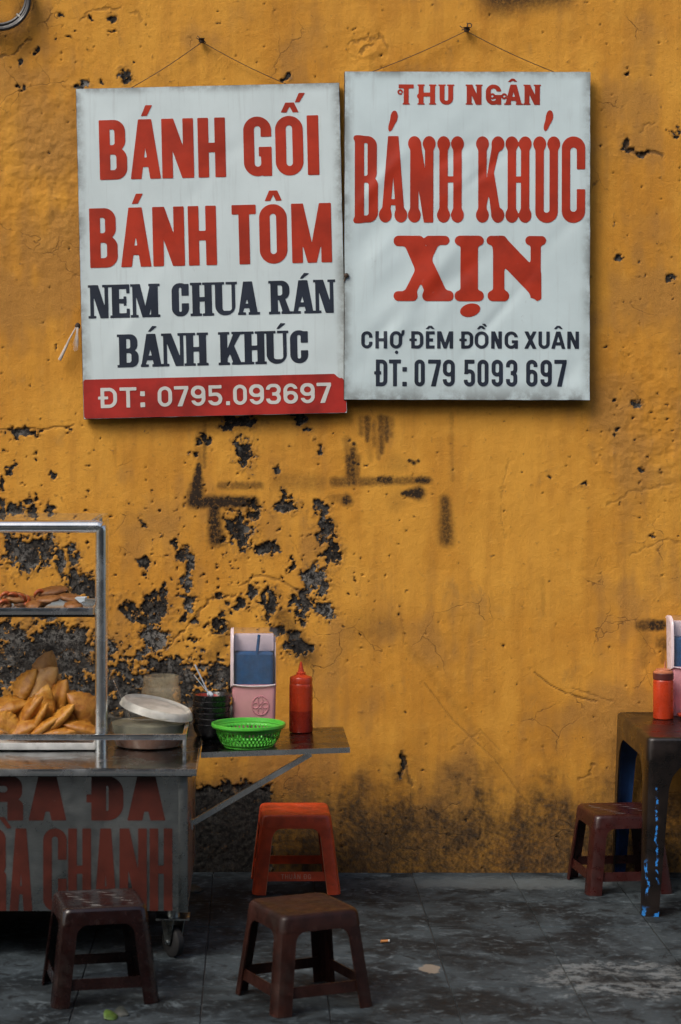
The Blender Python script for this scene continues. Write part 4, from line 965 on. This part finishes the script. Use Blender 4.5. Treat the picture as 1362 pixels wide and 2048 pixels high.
# guard rail
YR = 6.48 - D; zr1 = PZ(1469, YR); zr0 = PZ(1480, YR); XRr = PX(373, YR)
m = MB(); m.box(XL, YR, zr0, XRr, YR + .012, zr1, .001); m.box(XRr - .012, YR + .0122, zr0, XRr, YB - .15, zr1, .001); gr_ = part(m, 'guard_rail', M['steel'])
for xx in (XRr - .006, -1.0):
    m = MB(); m.box(xx - .0055, YR + .001, CT - .003, xx + .0055, YR + .011, zr0 + .001, .001); part(m, 'guard_post', M['steel'])
# folding shelf with its diagonal brace
SY0, SY1 = 6.735 - D, 7.178 - D; SX0 = XC + .006; SX1 = PX(700, SY0); tl_ = .016
m = MB(); dz0, dz1 = CT - .022, CT - .022 + tl_
m.add([(SX0, SY0, dz0), (SX1, SY0, dz1), (SX1 - .004, SY1, dz1), (SX0, SY1, dz0), (SX0, SY0, dz0 + .004), (SX1, SY0, dz1 + .004), (SX1 - .004, SY1, dz1 + .004), (SX0, SY1, dz0 + .004)], [[3, 2, 1, 0], [4, 5, 6, 7], [0, 1, 5, 4], [1, 2, 6, 5], [2, 3, 7, 6], [3, 0, 4, 7]])
shf = part(m, 'folding_shelf', M['shelf'], smooth=None)
m = MB(); m.add([(SX0, SY0 - .003, dz0 - .012), (SX1, SY0 - .003, dz1 - .012), (SX1, SY0 - .003, dz1 + .005), (SX0, SY0 - .003, dz0 + .005), (SX0, SY0 - .0003, dz0 - .012), (SX1, SY0 - .0003, dz1 - .012), (SX1, SY0 - .0003, dz1 + .005), (SX0, SY0 - .0003, dz0 + .005)], [[0, 1, 2, 3], [7, 6, 5, 4], [0, 4, 5, 1], [3, 2, 6, 7], [1, 5, 6, 2], [0, 3, 7, 4]])
part(m, 'shelf_edge', M['steel'], smooth=None)
def szz(x): return dz0 + .004 + (dz1 - dz0) * (x - SX0) / (SX1 - SX0)
YBr = SY0 + .03; A = P(386, 1645, YBr); Bp = P(622, 1507, YBr); d = (Bp - A).normalized(); nrm = Vector((-d.z, 0, d.x)) * .0085
m = MB(); ring = lambda p: [p - nrm + Vector((0, -.008, 0)), p - nrm + Vector((0, .008, 0)), p + nrm + Vector((0, .008, 0)), p + nrm + Vector((0, -.008, 0))]
m.loft([ring(A), ring(Bp)], True, True, True); part(m, 'brace', M['steel'], smooth=None)
m = MB(); m.box(XR - .001, YBr - .012, A.z - .02, XR + .004, YBr + .012, A.z + .01); m.box(XR, YBr - .004, A.z - .006, A.x + .004, YBr + .004, A.z + .002); part(m, 'brace_bracket', M['steel'])
tag(cart, 'stainless steel food cart with red lettering, glass topped display frame and fold-out shelf', 'food cart')

# ------------------------------------------------------------------ pastries
def pastry_mesh(seed, mat):
    rg = random.Random(seed); m = MB(); nu, nv = 26, 9; Lh, Wd, Th = .060, .056 * rg.uniform(.9, 1.1), .0125 * rg.uniform(.85, 1.2); bend = rg.uniform(-.010, .010)
    def pt(i, j, sgn):
        u = -1 + 2 * i / nu; t = j / nv; x = Lh * u; edge = max(0, 1 - abs(u) ** 1.9) ** .8; y = -Wd * .28 * edge + t * Wd * 1.25 * edge
        th = Th * 1.75 * (t + .02) ** .42 * (1 - t) ** .85 * edge ** .8 + .0013
        crimp = .0020 * math.sin(i * 1.7 + seed) if j >= nv - 1 else 0; n = mnoise.noise(Vector((x * 40 + seed, y * 40, sgn * 3))) * .0032 * (1 if j < nv - 1 else .3) + mnoise.noise(Vector((x * 130 + seed, y * 130, sgn * 7))) * .0012
        return (x, y + crimp * .6, sgn * (th + n) + crimp + bend * u * u)
    for sgn in (1, -1):
        v = [pt(i, j, sgn) for i in range(nu + 1) for j in range(nv + 1)]
        f = [[i * (nv + 1) + j, (i + 1) * (nv + 1) + j, (i + 1) * (nv + 1) + j + 1, i * (nv + 1) + j + 1] for i in range(nu) for j in range(nv)]
        m.add(v, f if sgn > 0 else [q[::-1] for q in f])
    n0 = (nu + 1) * (nv + 1)
    rim = [[i * (nv + 1) + nv, (i + 1) * (nv + 1) + nv, n0 + (i + 1) * (nv + 1) + nv, n0 + i * (nv + 1) + nv] for i in range(nu)] + [[i * (nv + 1), n0 + i * (nv + 1), n0 + (i + 1) * (nv + 1), (i + 1) * (nv + 1)] for i in range(nu)]
    m.f += rim; m.m += [0] * len(rim)
    o = m.build('pillow_pastry', mat, None, 70); me = o.data; bpy.data.objects.remove(o); return me
pms = [pastry_mesh(i, M['pastry']) for i in range(5)]; pmp = pastry_mesh(11, M['pale_pastry'])
def put(me, name, px, py, Y, roll, pitch, yaw, s, label, cat, group):
    """roll turns it in the picture plane, pitch leans it back"""
    o = bpy.data.objects.new(name, me); C.objects.link(o); o.location = P(px, py, Y)
    o.rotation_mode = 'QUATERNION'
    q = Matrix.Rotation(R(yaw), 4, 'Z') @ Matrix.Rotation(-R(roll), 4, 'Y') @ Matrix.Rotation(R(pitch), 4, 'X'); o.rotation_quaternion = q.to_quaternion(); o.scale = (s,) * 3
    return tag(o, label, cat, group)
z1 = lambda zx, zy: (zx * .30837, 980 + zy * .30837)
pl = [  # zoom x, zoom y, depth behind frame, roll, pitch, yaw, scale, mesh, label
    (60, 1420, .10, 14, 38, 10, 1.05, 0, 'golden pillow pastry lying at the left of the heap near the frame edge'),
    (183, 1285, .17, 62, 48, 15, 1.1, 1, 'golden pastry standing on end at the left shoulder of the heap'),
    (190, 1440, .085, 56, 28, 0, 1.15, 2, 'pastry leaning steeply left of the heap centre'),
    (252, 1488, .06, 62, 20, -10, .98, 3, 'narrow pastry leaning upright low in the middle of the heap'),
    (322, 1400, .10, 95, 100, 8, 1.15, 4, 'upright pastry in the very middle of the heap'),
    (402, 1370, .13, 78, 62, -14, 1.2, 0, 'broad brown pastry right of the heap centre'),
    (392, 1490, .05, 42, 24, 6, 1.08, 1, 'thin pastry slanting up to the right in front of the heap'),
    (520, 1440, .09, -58, 62, 0, 1.2, 2, 'pastry leaning against the right end of the heap by the post'),
    (522, 1548, .045, -14, 26, -4, .98, 3, 'flat pastry at the bottom right corner of the heap'),
    (400, 1572, .04, 4, 22, 5, 1.0, 4, 'flat pastry at the bottom of the heap, right of the middle'),
    (275, 1545, .045, 34, 20, -6, .98, 0, 'small pastry slanting at the bottom of the heap, left of the middle'),
    (35, 1535, .06, -32, 66, 8, 1.0, 1, 'pastry slanting down at the bottom left edge of the frame'),
    (150, 1560, .055, 24, 40, 0, 1.0, 2, 'shaded pastry at the bottom of the heap, left side'),
    (585, 1480, .15, -75, 70, 0, .95, 3, 'dark pastry wedged behind the heap next to the steel post'),
    (465, 1395, .17, -35, 60, 10, 1.0, 4, 'pastry behind the right shoulder of the heap'),
    (90, 1500, .13, 40, 60, 0, 1.05, 0, 'pastry buried in the left half of the heap')]
for zx, zy, dy, ro, pi_, ya, s, mi, lb in pl:
    put(pms[mi], 'pillow_pastry', *z1(zx, zy), YG + dy + .03, ro, pi_, ya, s, lb, 'pastry', 'fried pillow pastries heaped in the display')
for zx, zy, dy, ro, pi_, ya, s, lb in [(330, 1190, .20, 85, 76, 0, 1.25, 'pale tan pastry at the very top of the heap'), (300, 1290, .17, 60, 72, 8, 1.3, 'large pale pastry just under the top of the heap'), (375, 1280, .21, 100, 70, -8, 1.2, 'pale pastry at the right of the heap top')]:
    put(pmp, 'pillow_pastry', *z1(zx, zy), YG + dy + .03, ro, pi_, ya, s, lb, 'pastry', 'fried pillow pastries heaped in the display')
# inner mass that carries the heap: more pastries, partly seen between the front ones
hid = [(100, 1560, .20), (230, 1560, .20), (360, 1555, .18), (480, 1560, .20), (300, 1470, .20), (400, 1450, .23), (200, 1470, .24), (540, 1545, .24)]
for i, (zx, zy, dy) in enumerate(hid):
    put(pms[i % 5], 'pillow_pastry', *z1(zx, zy), YG + dy + .02, (i * 47) % 60 - 30, 40 + (i * 13) % 30, 0, 1.15, 'pastry deep in the heap, half hidden %s' % ['at the far left', 'left of the middle', 'right of the middle', 'low beside the post', 'behind the upright middle one', 'behind the broad brown one', 'behind the steep left one', 'in the corner by the post'][i], 'pastry', 'fried pillow pastries heaped in the display')

# shrimp cakes on the upper tray
def cake_mesh(seed, rx, ry, rz):
    m = MB(); n, k = 22, 8; rings = []
    for j in range(k + 1):
        ph = -math.pi / 2 + math.pi * j / k; rg = []
        for i in range(n):
            a = 2 * math.pi * i / n; q = Vector((math.cos(a) * math.cos(ph), math.sin(a) * math.cos(ph), math.sin(ph)))
            s = 1 + .16 * mnoise.noise(q * 2.6 + Vector((seed * 3.1, 0, 0))) + .13 * mnoise.noise(q * 6 + Vector((0, seed * 5.3, 0))); rg.append((q.x * rx * s, q.y * ry * s, q.z * rz * s))
        rings.append(rg)
    m.loft(rings, True, True, True); o = m.build('shrimp_cake', M['shrimp_cake'], None, 80); me = o.data; bpy.data.objects.remove(o); return me
def shrimp_mesh(seed):
    m = MB(); pts = []; rd = []
    for i in range(11):
        t = i / 10; a = R(-20 + 190 * t); pts.append((.016 * math.cos(a), .002 * math.sin(6 * t), .013 * math.sin(a))); rd.append(.0018 + .0052 * math.sin(math.pi * min(1, t * .8 + .2)) * (1 + .12 * math.sin(i * 3.1)))
    m.tube(pts, rd, 9); o = m.build('shrimp', M['shrimp'], None, 70); me = o.data; bpy.data.objects.remove(o); return me
shm = shrimp_mesh(1); z5 = lambda zx, zy: (zx * .1615, 1140 + zy * .1615)
ck = [(190, 345, .07, -6, .047, .035, .016, 'shrimp cake with red shrimps on its face, left on the tray', [(-.03, .010), (-.008, .012), (.016, .011), (.034, .008)]),
      (640, 262, .12, 9, .052, .036, .013, 'long brown shrimp cake lying topmost on the tray', [(-.040, .004)]),
      (600, 360, .05, 6, .040, .030, .009, 'thin shrimp cake under the topmost one', []),
      (870, 345, .09, -9, .042, .030, .011, 'shrimp cake sloping down toward the post', []),
      (420, 435, .03, 2, .026, .030, .012, 'small batter cake at the front middle of the tray', []),
      (910, 440, .03, -4, .030, .030, .011, 'small batter cake at the front right of the tray', []),
      (70, 435, .04, 3, .020, .028, .012, 'small batter cake at the far left of the tray', [(-.006, .010)]),
      (400, 400, .16, 3, .060, .040, .018, 'shrimp cake at the back of the tray', [])]
for i, (zx, zy, dy, ro, rx, ry, rz, lb, shr) in enumerate(ck):
    o = put(cake_mesh(i + 3, rx, ry, rz), 'shrimp_cake', *z5(zx, zy), YG + dy + .03, ro, 12, 0, 1, lb, 'fried cake', 'shrimp cakes on the upper tray')
    for k, (sx, sz) in enumerate(shr):
        c = bpy.data.objects.new('shrimp', shm); C.objects.link(c); c.parent = o; c.location = (sx, -ry * .62, sz - .003); c.rotation_euler = (.3, R(40 * k - 30), .2); c.scale = (.95,) * 3
m = MB(); p0 = P(162, 1200, YG + .05); kx = mpp(YG)
m.loft([[(-.020, 0, .006), (.012, 0, .007), (.012, 0, -.003), (-.004, 0, -.008)], [(-.016, .05, .006), (.014, .06, .006), (.014, .06, -.006), (-.004, .05, -.010)]], True, True, True)
o = m.build('paper_sheet', M['paper'], None, None); o.location = p0; tag(o, 'bit of pale blue paper at the right end of the upper tray', 'paper')

# ------------------------------------------------------------------ things on the counter
Yt = 6.76 - D; tub = empty('plastic_tub', (PX(298, Yt), Yt, CT)); kt = mpp(Yt)
m = MB(); m.lathe([(.098, .001), (.106, .006), (.118, .060), (.122, .092), (.128, .094), (.130, .099), (.126, .102), (.120, .100)], 56, cap0=True); m.build('bowl', M['tub'], tub)
m = MB(); m.lathe([(.0, .004), (.100, .004), (.104, .010), (.109, .040), (0, .041)], 48); m.build('sauce', M['broth'], tub)
m = MB(); m.lathe([(0, .042), (.110, .042), (.1165, .074), (.07, .080), (0, .077)], 48); m.build('food', M['teal_food'], tub)
tag(tub, 'round cloudy plastic tub of sauce behind the guard rail', 'tub')
lid = empty('tub_lid', P(313, 1418, Yt - .005)); lid.rotation_euler = (R(4), R(13), 0)
m = MB(); m.lathe([(0, .014), (.05, .0135), (.096, .010), (.102, .0145), (.108, .015), (.114, .008), (.116, -.001), (.118, -.006), (.113, -.006), (.111, .004), (.1, .006), (0, .009)], 56); m.build('disc', M['tublid'], lid)
m = MB(); m.tube([(.105 * math.cos(a), .105 * math.sin(a), .0145) for a in np.linspace(0, 2 * math.pi, 49)], .0022, 6, cap=False); m.build('rim', M['tublid'], lid)
tag(lid, 'cloudy plastic lid lying askew across the tub', 'lid')
def spoon(name, a, b, wd, label, mat=None):
    d = b - a; L_ = d.length; o = empty(name, a); m = MB(); q = d.to_track_quat('Z', 'Y'); o.rotation_mode = 'QUATERNION'; o.rotation_quaternion = q
    m.loft([[(-wd, -.001, 0), (wd, -.001, 0), (wd, .001, 0), (-wd, .001, 0)], [(-wd * .7, -.001, L_ * .5), (wd * .7, -.001, L_ * .5), (wd * .7, .001, L_ * .5), (-wd * .7, .001, L_ * .5)], [(-wd * 1.25, -.001, L_ * .93), (wd * 1.25, -.001, L_ * .93), (wd * 1.25, .001, L_ * .93), (-wd * 1.25, .001, L_ * .93)], [(-wd * .7, -.001, L_), (wd * .7, -.001, L_), (wd * .7, .001, L_), (-wd * .7, .001, L_)]], True, True, True); m.build('handle', mat or M['spoon'], o)
    m = MB(); m.lathe([(0, -.008), (.012, -.006), (.017, 0), (.0175, .001)], 14); h = m.build('bowl', mat or M['spoon'], o); h.scale = (.9, .6, 1.5); h.location = (0, 0, -.006); h.rotation_euler.x = R(80)
    return tag(o, label, 'spoon')
spoon('spoon', P(262, 1440, Yt + .02), P(227, 1361, Yt + .02), .0058, 'steel spoon handle sticking out from under the tub lid')
Yj = 7.03 - D; jar = empty('jar', (PX(322, Yj), Yj, CT)); kj = mpp(Yj)
m = MB(); pr = [(.060, .001), (.065, .006), (.065, .140), (.062, .150), (.0575, .154)]
for i in range(4): pr += [(.0575, .157 + i * .006), (.0595, .159 + i * .006), (.0575, .161 + i * .006)]
pr += [(.0575, .186), (.0545, .187), (.0545, .156), (.062, .138), (.062, .008)]
m.lathe(pr, 48); m.build('wall', M['glass'], jar)
m = MB(); m.lathe([(0, .009), (.0612, .009), (.0612, .098), (.03, .104), (0, .101)], 40); m.build('contents', M['jarfill'], jar); tag(jar, 'open screw-top jar with amber contents behind the tub', 'jar')

# ------------------------------------------------------------------ things on the folding shelf
Yb = 6.97 - D; Xb = PX(423, Yb); zs0 = szz(Xb); step = .0185; nb = 7
def bowl_mesh(mat, name):
    m = MB(); m.lathe([(0, .004), (.026, .004), (.027, 0), (.030, 0), (.031, .006), (.046, .014), (.056, .032), (.0610, .054), (.0622, .057), (.0605, .0585), (.0585, .056), (.053, .034), (.043, .017), (.02, .009), (0, .008)], 44)
    o = m.build(name, mat, None, 40); me = o.data; bpy.data.objects.remove(o); return me
bmk, bmr = bowl_mesh(M['bowl'], 'bowl'), bowl_mesh(M['bowl_red'], 'bowl')
words = ['bottom', 'second from the bottom', 'third from the bottom', 'middle', 'third from the top', 'second from the top']
for i in range(nb - 1):
    o = bpy.data.objects.new('bowl', bmk); C.objects.link(o); o.location = (Xb + random.uniform(-.0012, .0012), Yb + random.uniform(-.001, .001), zs0 + .0008 + i * step)
    o.rotation_euler = (0, R(random.uniform(-.6, .6)), random.uniform(0, 6)); tag(o, 'black bowl, %s of the black bowls in the stack' % ['lowest', 'second from the bottom', 'third from the bottom', 'third from the top', 'second from the top', 'topmost'][i], 'bowl', 'black bowls stacked on the shelf')
o = bpy.data.objects.new('bowl', bmr); C.objects.link(o); o.location = (Xb + .003, Yb, zs0 + .0008 + 5 * step + .012); o.scale = (.93, .93, .72); o.rotation_euler = (R(-2), R(3), 0); tag(o, 'red bowl nested in the top of the black stack', 'bowl')
spoon('spoon', P(416, 1385, Yb - .01), P(390, 1329, Yb), .0058, 'pale spoon handle rising from the bowl stack', M['paper'])
spoon('spoon', P(418, 1388, Yb - .02), P(388, 1350, Yb - .028), .0045, 'short spoon handle leaning left at the top of the bowl stack', M['paper'])

def chopstick_box(loc, s, label, rz=0):
    o = empty('chopstick_box', loc, rz); o.scale = (1.04 * s, s, 1.18 * s); hw, dp = .069, .095
    def sect(hw, y0, y1, r, z, n=5):
        pts = []
        for qx, qy, a0 in ((1, 1, 0), (-1, 1, 90), (-1, -1, 180), (1, -1, 270)):
            for k in range(n + 1):
                a = R(a0 + 90 * k / n); pts.append((qx * (hw - r) + r * math.cos(a), (y1 if qy > 0 else y0) - qy * r + r * math.sin(a), z))
        return pts
    m = MB(); m.loft([sect(hw - .006, -.046, .040, .012, 0), sect(hw - .004, -.048, .042, .012, .004), sect(hw, -.051, .045, .013, .150), sect(hw - .003, -.048, .042, .011, .150), sect(hw - .006, -.046, .040, .011, .010)], True, True, True); m.build('base', M['pink'], o)
    m = MB(); m.box(-hw + .001, .036, .150, hw - .001, .040, .275, .001); m.box(-hw + .001, -.020, .150, -hw + .004, .0358, .262, .001); m.box(hw - .004, -.020, .150, hw - .001, .0358, .262, .001); m.build('back', M['palepink'], o)
    # curved clear lid with pale border
    prof = [(-.054, .146), (-.058, .160), (-.060, .200), (-.058, .245), (-.052, .275), (-.040, .292), (-.015, .300), (.030, .300), (.044, .296)]
    hl = hw + .0045
    m = MB(); rings = [[(-hl + .010, y, z), (hl - .010, y, z)] for y, z in prof]
    v = [p for rg in rings for p in rg]; m.add(v, [[2 * i, 2 * i + 1, 2 * i + 3, 2 * i + 2] for i in range(len(prof) - 1)]); m.build('lid', M['lidclear'], o, 60)
    for sg in (-1, 1):
        m = MB(); rg0 = []; 
        pin = [(y + .012 * (1 if y < .03 else 0), z - .014 * (1 if z > .17 else -.2)) for y, z in prof]
        v = []; f = []
        for i, (y, z) in enumerate(prof): v += [(sg * (hl - .010), y - .0006, z + .0004), (sg * (hl - .002), y + .001, z - .0006), (sg * hl, y + .006, z - .005), (sg * hl, .020 + .012 * (z - .146) / .16, min(z - .006, .290))]
        for i in range(len(prof) - 1):
            for j in range(3): f.append([4 * i + j, 4 * i + j + 1, 4 * i + 4 + j + 1, 4 * i + 4 + j])
        m.add(v, f); m.build('lid_side', M['palepink'] if sg < 0 else M['lidclear'], o, 60)
    m = MB(); m.tube([(-hl + .008, -.0555, .150), (-hl * .5, -.0560, .1465), (0, -.0562, .1455), (hl * .5, -.0560, .1465), (hl - .008, -.0555, .150)], .0022, 6); m.build('lid_rim', M['palepink'], o)
    m = MB(); m.loft([sect(hw - .010, -.047, .030, .012, .014), sect(hw - .008, -.049, .033, .012, .190), sect(hw - .009, -.048, .033, .012, .232), sect(hw - .020, -.036, .028, .010, .238)], True, True, True); m.build('contents', M['blue_paper'], o)
    m = MB(); m.box(-.062, -.012, .238, .062, .034, .284, .004); m.build('filler', M['palepink'], o)
    m = MB(); m.tube([(.008, -.044, .222), (.016, -.044, .286)], .0048, 8); m.build('chopstick', M['blue_paper'], o)
    # raised flower emblem
    m = MB(); cx, cz_ = .020, .092; yy = -.0505; R0 = .026
    m.tube([(cx + R0 * math.cos(a), yy, cz_ + R0 * math.sin(a)) for a in np.linspace(0, 2 * math.pi, 33)], .0019, 6, cap=False)
    for k in range(4):
        a0 = k * math.pi / 2; ca, sa = math.cos(a0), math.sin(a0)
        pts = [(.015 + .0095 * math.cos(a), .0075 * math.sin(a)) for a in np.linspace(0, 2 * math.pi, 19)]
        m.tube([(cx + p * ca - q * sa, yy, cz_ + p * sa + q * ca) for p, q in pts], .0017, 6, cap=False)
    m.tube([(cx + .0045 * math.cos(a), yy, cz_ + .0045 * math.sin(a)) for a in np.linspace(0, 2 * math.pi, 13)], .0012, 6, cap=False); m.build('flower_emblem', M['emblem'], o)
    return tag(o, label, 'chopstick box', 'pink chopstick boxes')
Yk = 7.02 - D; chopstick_box((PX(508, Yk), Yk, szz(PX(508, Yk)) + .0005), 1.0, 'pink chopstick box with clear lid between the bowls and the sauce bottle')

# perforated green basket
Yg = 6.83 - D; Xg_ = PX(497, Yg); bk = empty('basket', (Xg_, Yg, szz(Xg_) + .0008))
m = MB(); prof = [(.078, .004), (.086, .010), (.092, .020), (.0965, .030), (.1005, .040), (.104, .050), (.107, .060)]; n = 96
rings = [[(r * math.cos(2 * math.pi * j / n), r * math.sin(2 * math.pi * j / n), z) for j in range(n)] for r, z in prof]
v = [p for rg in rings for p in rg]; f = []
for i in range(len(prof) - 1):
    for j in range(n):
        if 0 < i < 5 and (j + i) % 2 == 0: continue
        k = (j + 1) % n; f.append([i * n + j, i * n + k, (i + 1) * n + k, (i + 1) * n + j])
m.add(v, f); wl = m.build('wall', M['green'], bk, 50); md = wl.modifiers.new('thick', 'SOLIDIFY'); md.thickness = .0022
m = MB(); m.lathe([(.106, .058), (.108, .0605), (.116, .0615), (.1185, .066), (.1175, .073), (.114, .0745), (.111, .072), (.109, .064), (.106, .062)], 72); m.build('rim', M['green'], bk)
m = MB(); m.lathe([(0, .0035), (.079, .0035), (.079, 0), (.074, 0), (.074, .0015), (0, .0015)], 48); m.build('floor', M['green'], bk); tag(bk, 'bright green perforated plastic basket at the front of the shelf', 'basket')

def squeeze(loc, s, label, style):
    o = empty('sauce_bottle', loc); o.scale = (s,) * 3
    if style == 0:
        m = MB(); m.lathe([(.0385, .072), (.0385, .150), (.0380, .158), (.0365, .161)], 40); m.build('body', M['bottle_red'], o)
        m = MB(); m.lathe([(.034, 0), (.0375, .002), (.0390, .006), (.0390, .0722)], 40, cap0=True); m.build('sauce_level', M['sauce_red'], o)
        m = MB(); m.lathe([(.0355, .160), (.0372, .1615), (.0372, .178), (.035, .182), (.024, .186), (.016, .190), (.0155, .196), (.011, .199), (.0065, .215), (.0035, .231), (.0022, .232), (0, .232)], 36); m.build('nozzle_cap', M['bottle_red'], o)
    else:
        m = MB(); m.lathe([(.034, 0), (.0365, .002), (.0375, .006), (.0375, .138), (.036, .144), (.034, .146)], 40, cap0=True); m.build('body', M['bottle_red'], o)
        m = MB(); m.lathe([(.0360, .1455), (.0380, .147), (.0380, .168), (.0365, .170)], 36); m.build('cap_band', M['cap_brown'], o)
        m = MB(); m.lathe([(.0368, .1695), (.0362, .174), (.028, .178), (.0265, .183), (.010, .186), (0, .186)], 36); m.build('cap_top', M['cap_pale'], o)
        m = MB(); m.tube([(.006, 0, .184), (.008, 0, .215)], [.004, .0018], 8); m.build('nozzle', M['cap_pale'], o)
    return tag(o, label, 'sauce bottle', 'red squeeze bottles')
Yq = 7.09 - D; squeeze((PX(602, Yq), Yq, szz(PX(602, Yq)) + .0004), 1.0, 'red squeeze bottle with pointed nozzle at the right end of the shelf', 0)
# right table
TZ = .5738
Yq2 = YF(1430, TZ); squeeze((PX(1326, -.20), -.205, TZ), .93, 'red sauce bottle with brown cap standing on the table', 1)
Yk2 = YF(1432, TZ) + .03; chopstick_box((PX(1378, -.10), -.104, TZ), .97, 'pink chopstick box half cut off by the right edge of the picture')
m = MB(); m.lathe([(.0, .001), (.045, .001), (.058, .010), (.060, .016), (.056, .0165), (.045, .006), (0, .005)], 40); o = m.build('saucer', M['bottle_red'], None); Ys = YF(1433, TZ) - .01; o.location = (PX(1385, Ys), Ys - .04, TZ); tag(o, 'small orange red saucer at the foot of the cut-off chopstick box', 'saucer')

# ------------------------------------------------------------------ litter on the pavement
def leaf(px, py, rz, s, mat, label, tilt=.2):
    m = MB(); n = 8; v = []; 
    for i in range(n + 1):
        t = i / n; wd = .42 * math.sin(math.pi * t ** .8) * (1 - .3 * t); z = .10 * math.sin(math.pi * t)
        v += [(t - .5, -wd, z + .12 * wd), (t - .5, 0, z), (t - .5, wd, z + .2 * wd)]
    f = [[3 * i + j, 3 * i + 3 + j, 3 * i + 4 + j, 3 * i + 1 + j] for i in range(n) for j in (0, 1)]
    m.add(v, f); o = m.build('leaf', mat, None, 60); md = o.modifiers.new('thick', 'SOLIDIFY'); md.thickness = .02
    Y = YF(py); o.location = (PX(px, Y), Y, .003 + .02 * s * tilt); o.scale = (s,) * 3; o.rotation_euler = (tilt, .05, rz); return tag(o, label, 'leaf')
leaf(222, 2036, .9, .055, M['leaf'], 'small green leaf on the pavement in front of the darkest stool', .5)
leaf(243, 2030, -.4, .05, M['deadleaf'], 'dark curled leaf beside the small green one', .7)
leaf(392, 1783, .3, .06, M['deadleaf'], 'dark leaf on the pavement behind the cart corner', .4)
Yc = YF(1885); o = empty('cigarette_butt', (PX(770, Yc), Yc, .0045), R(12)); m = MB(); m.tube([(-.013, 0, 0), (.009, 0, 0)], .0042, 10); m.build('filter', M['cigar'], o); m = MB(); m.tube([(.0091, 0, 0), (.014, 0, 0)], .0041, 10); m.build('paper', M['cigpaper'], o); tag(o, 'orange cigarette butt lying on the dark paving', 'cigarette butt')
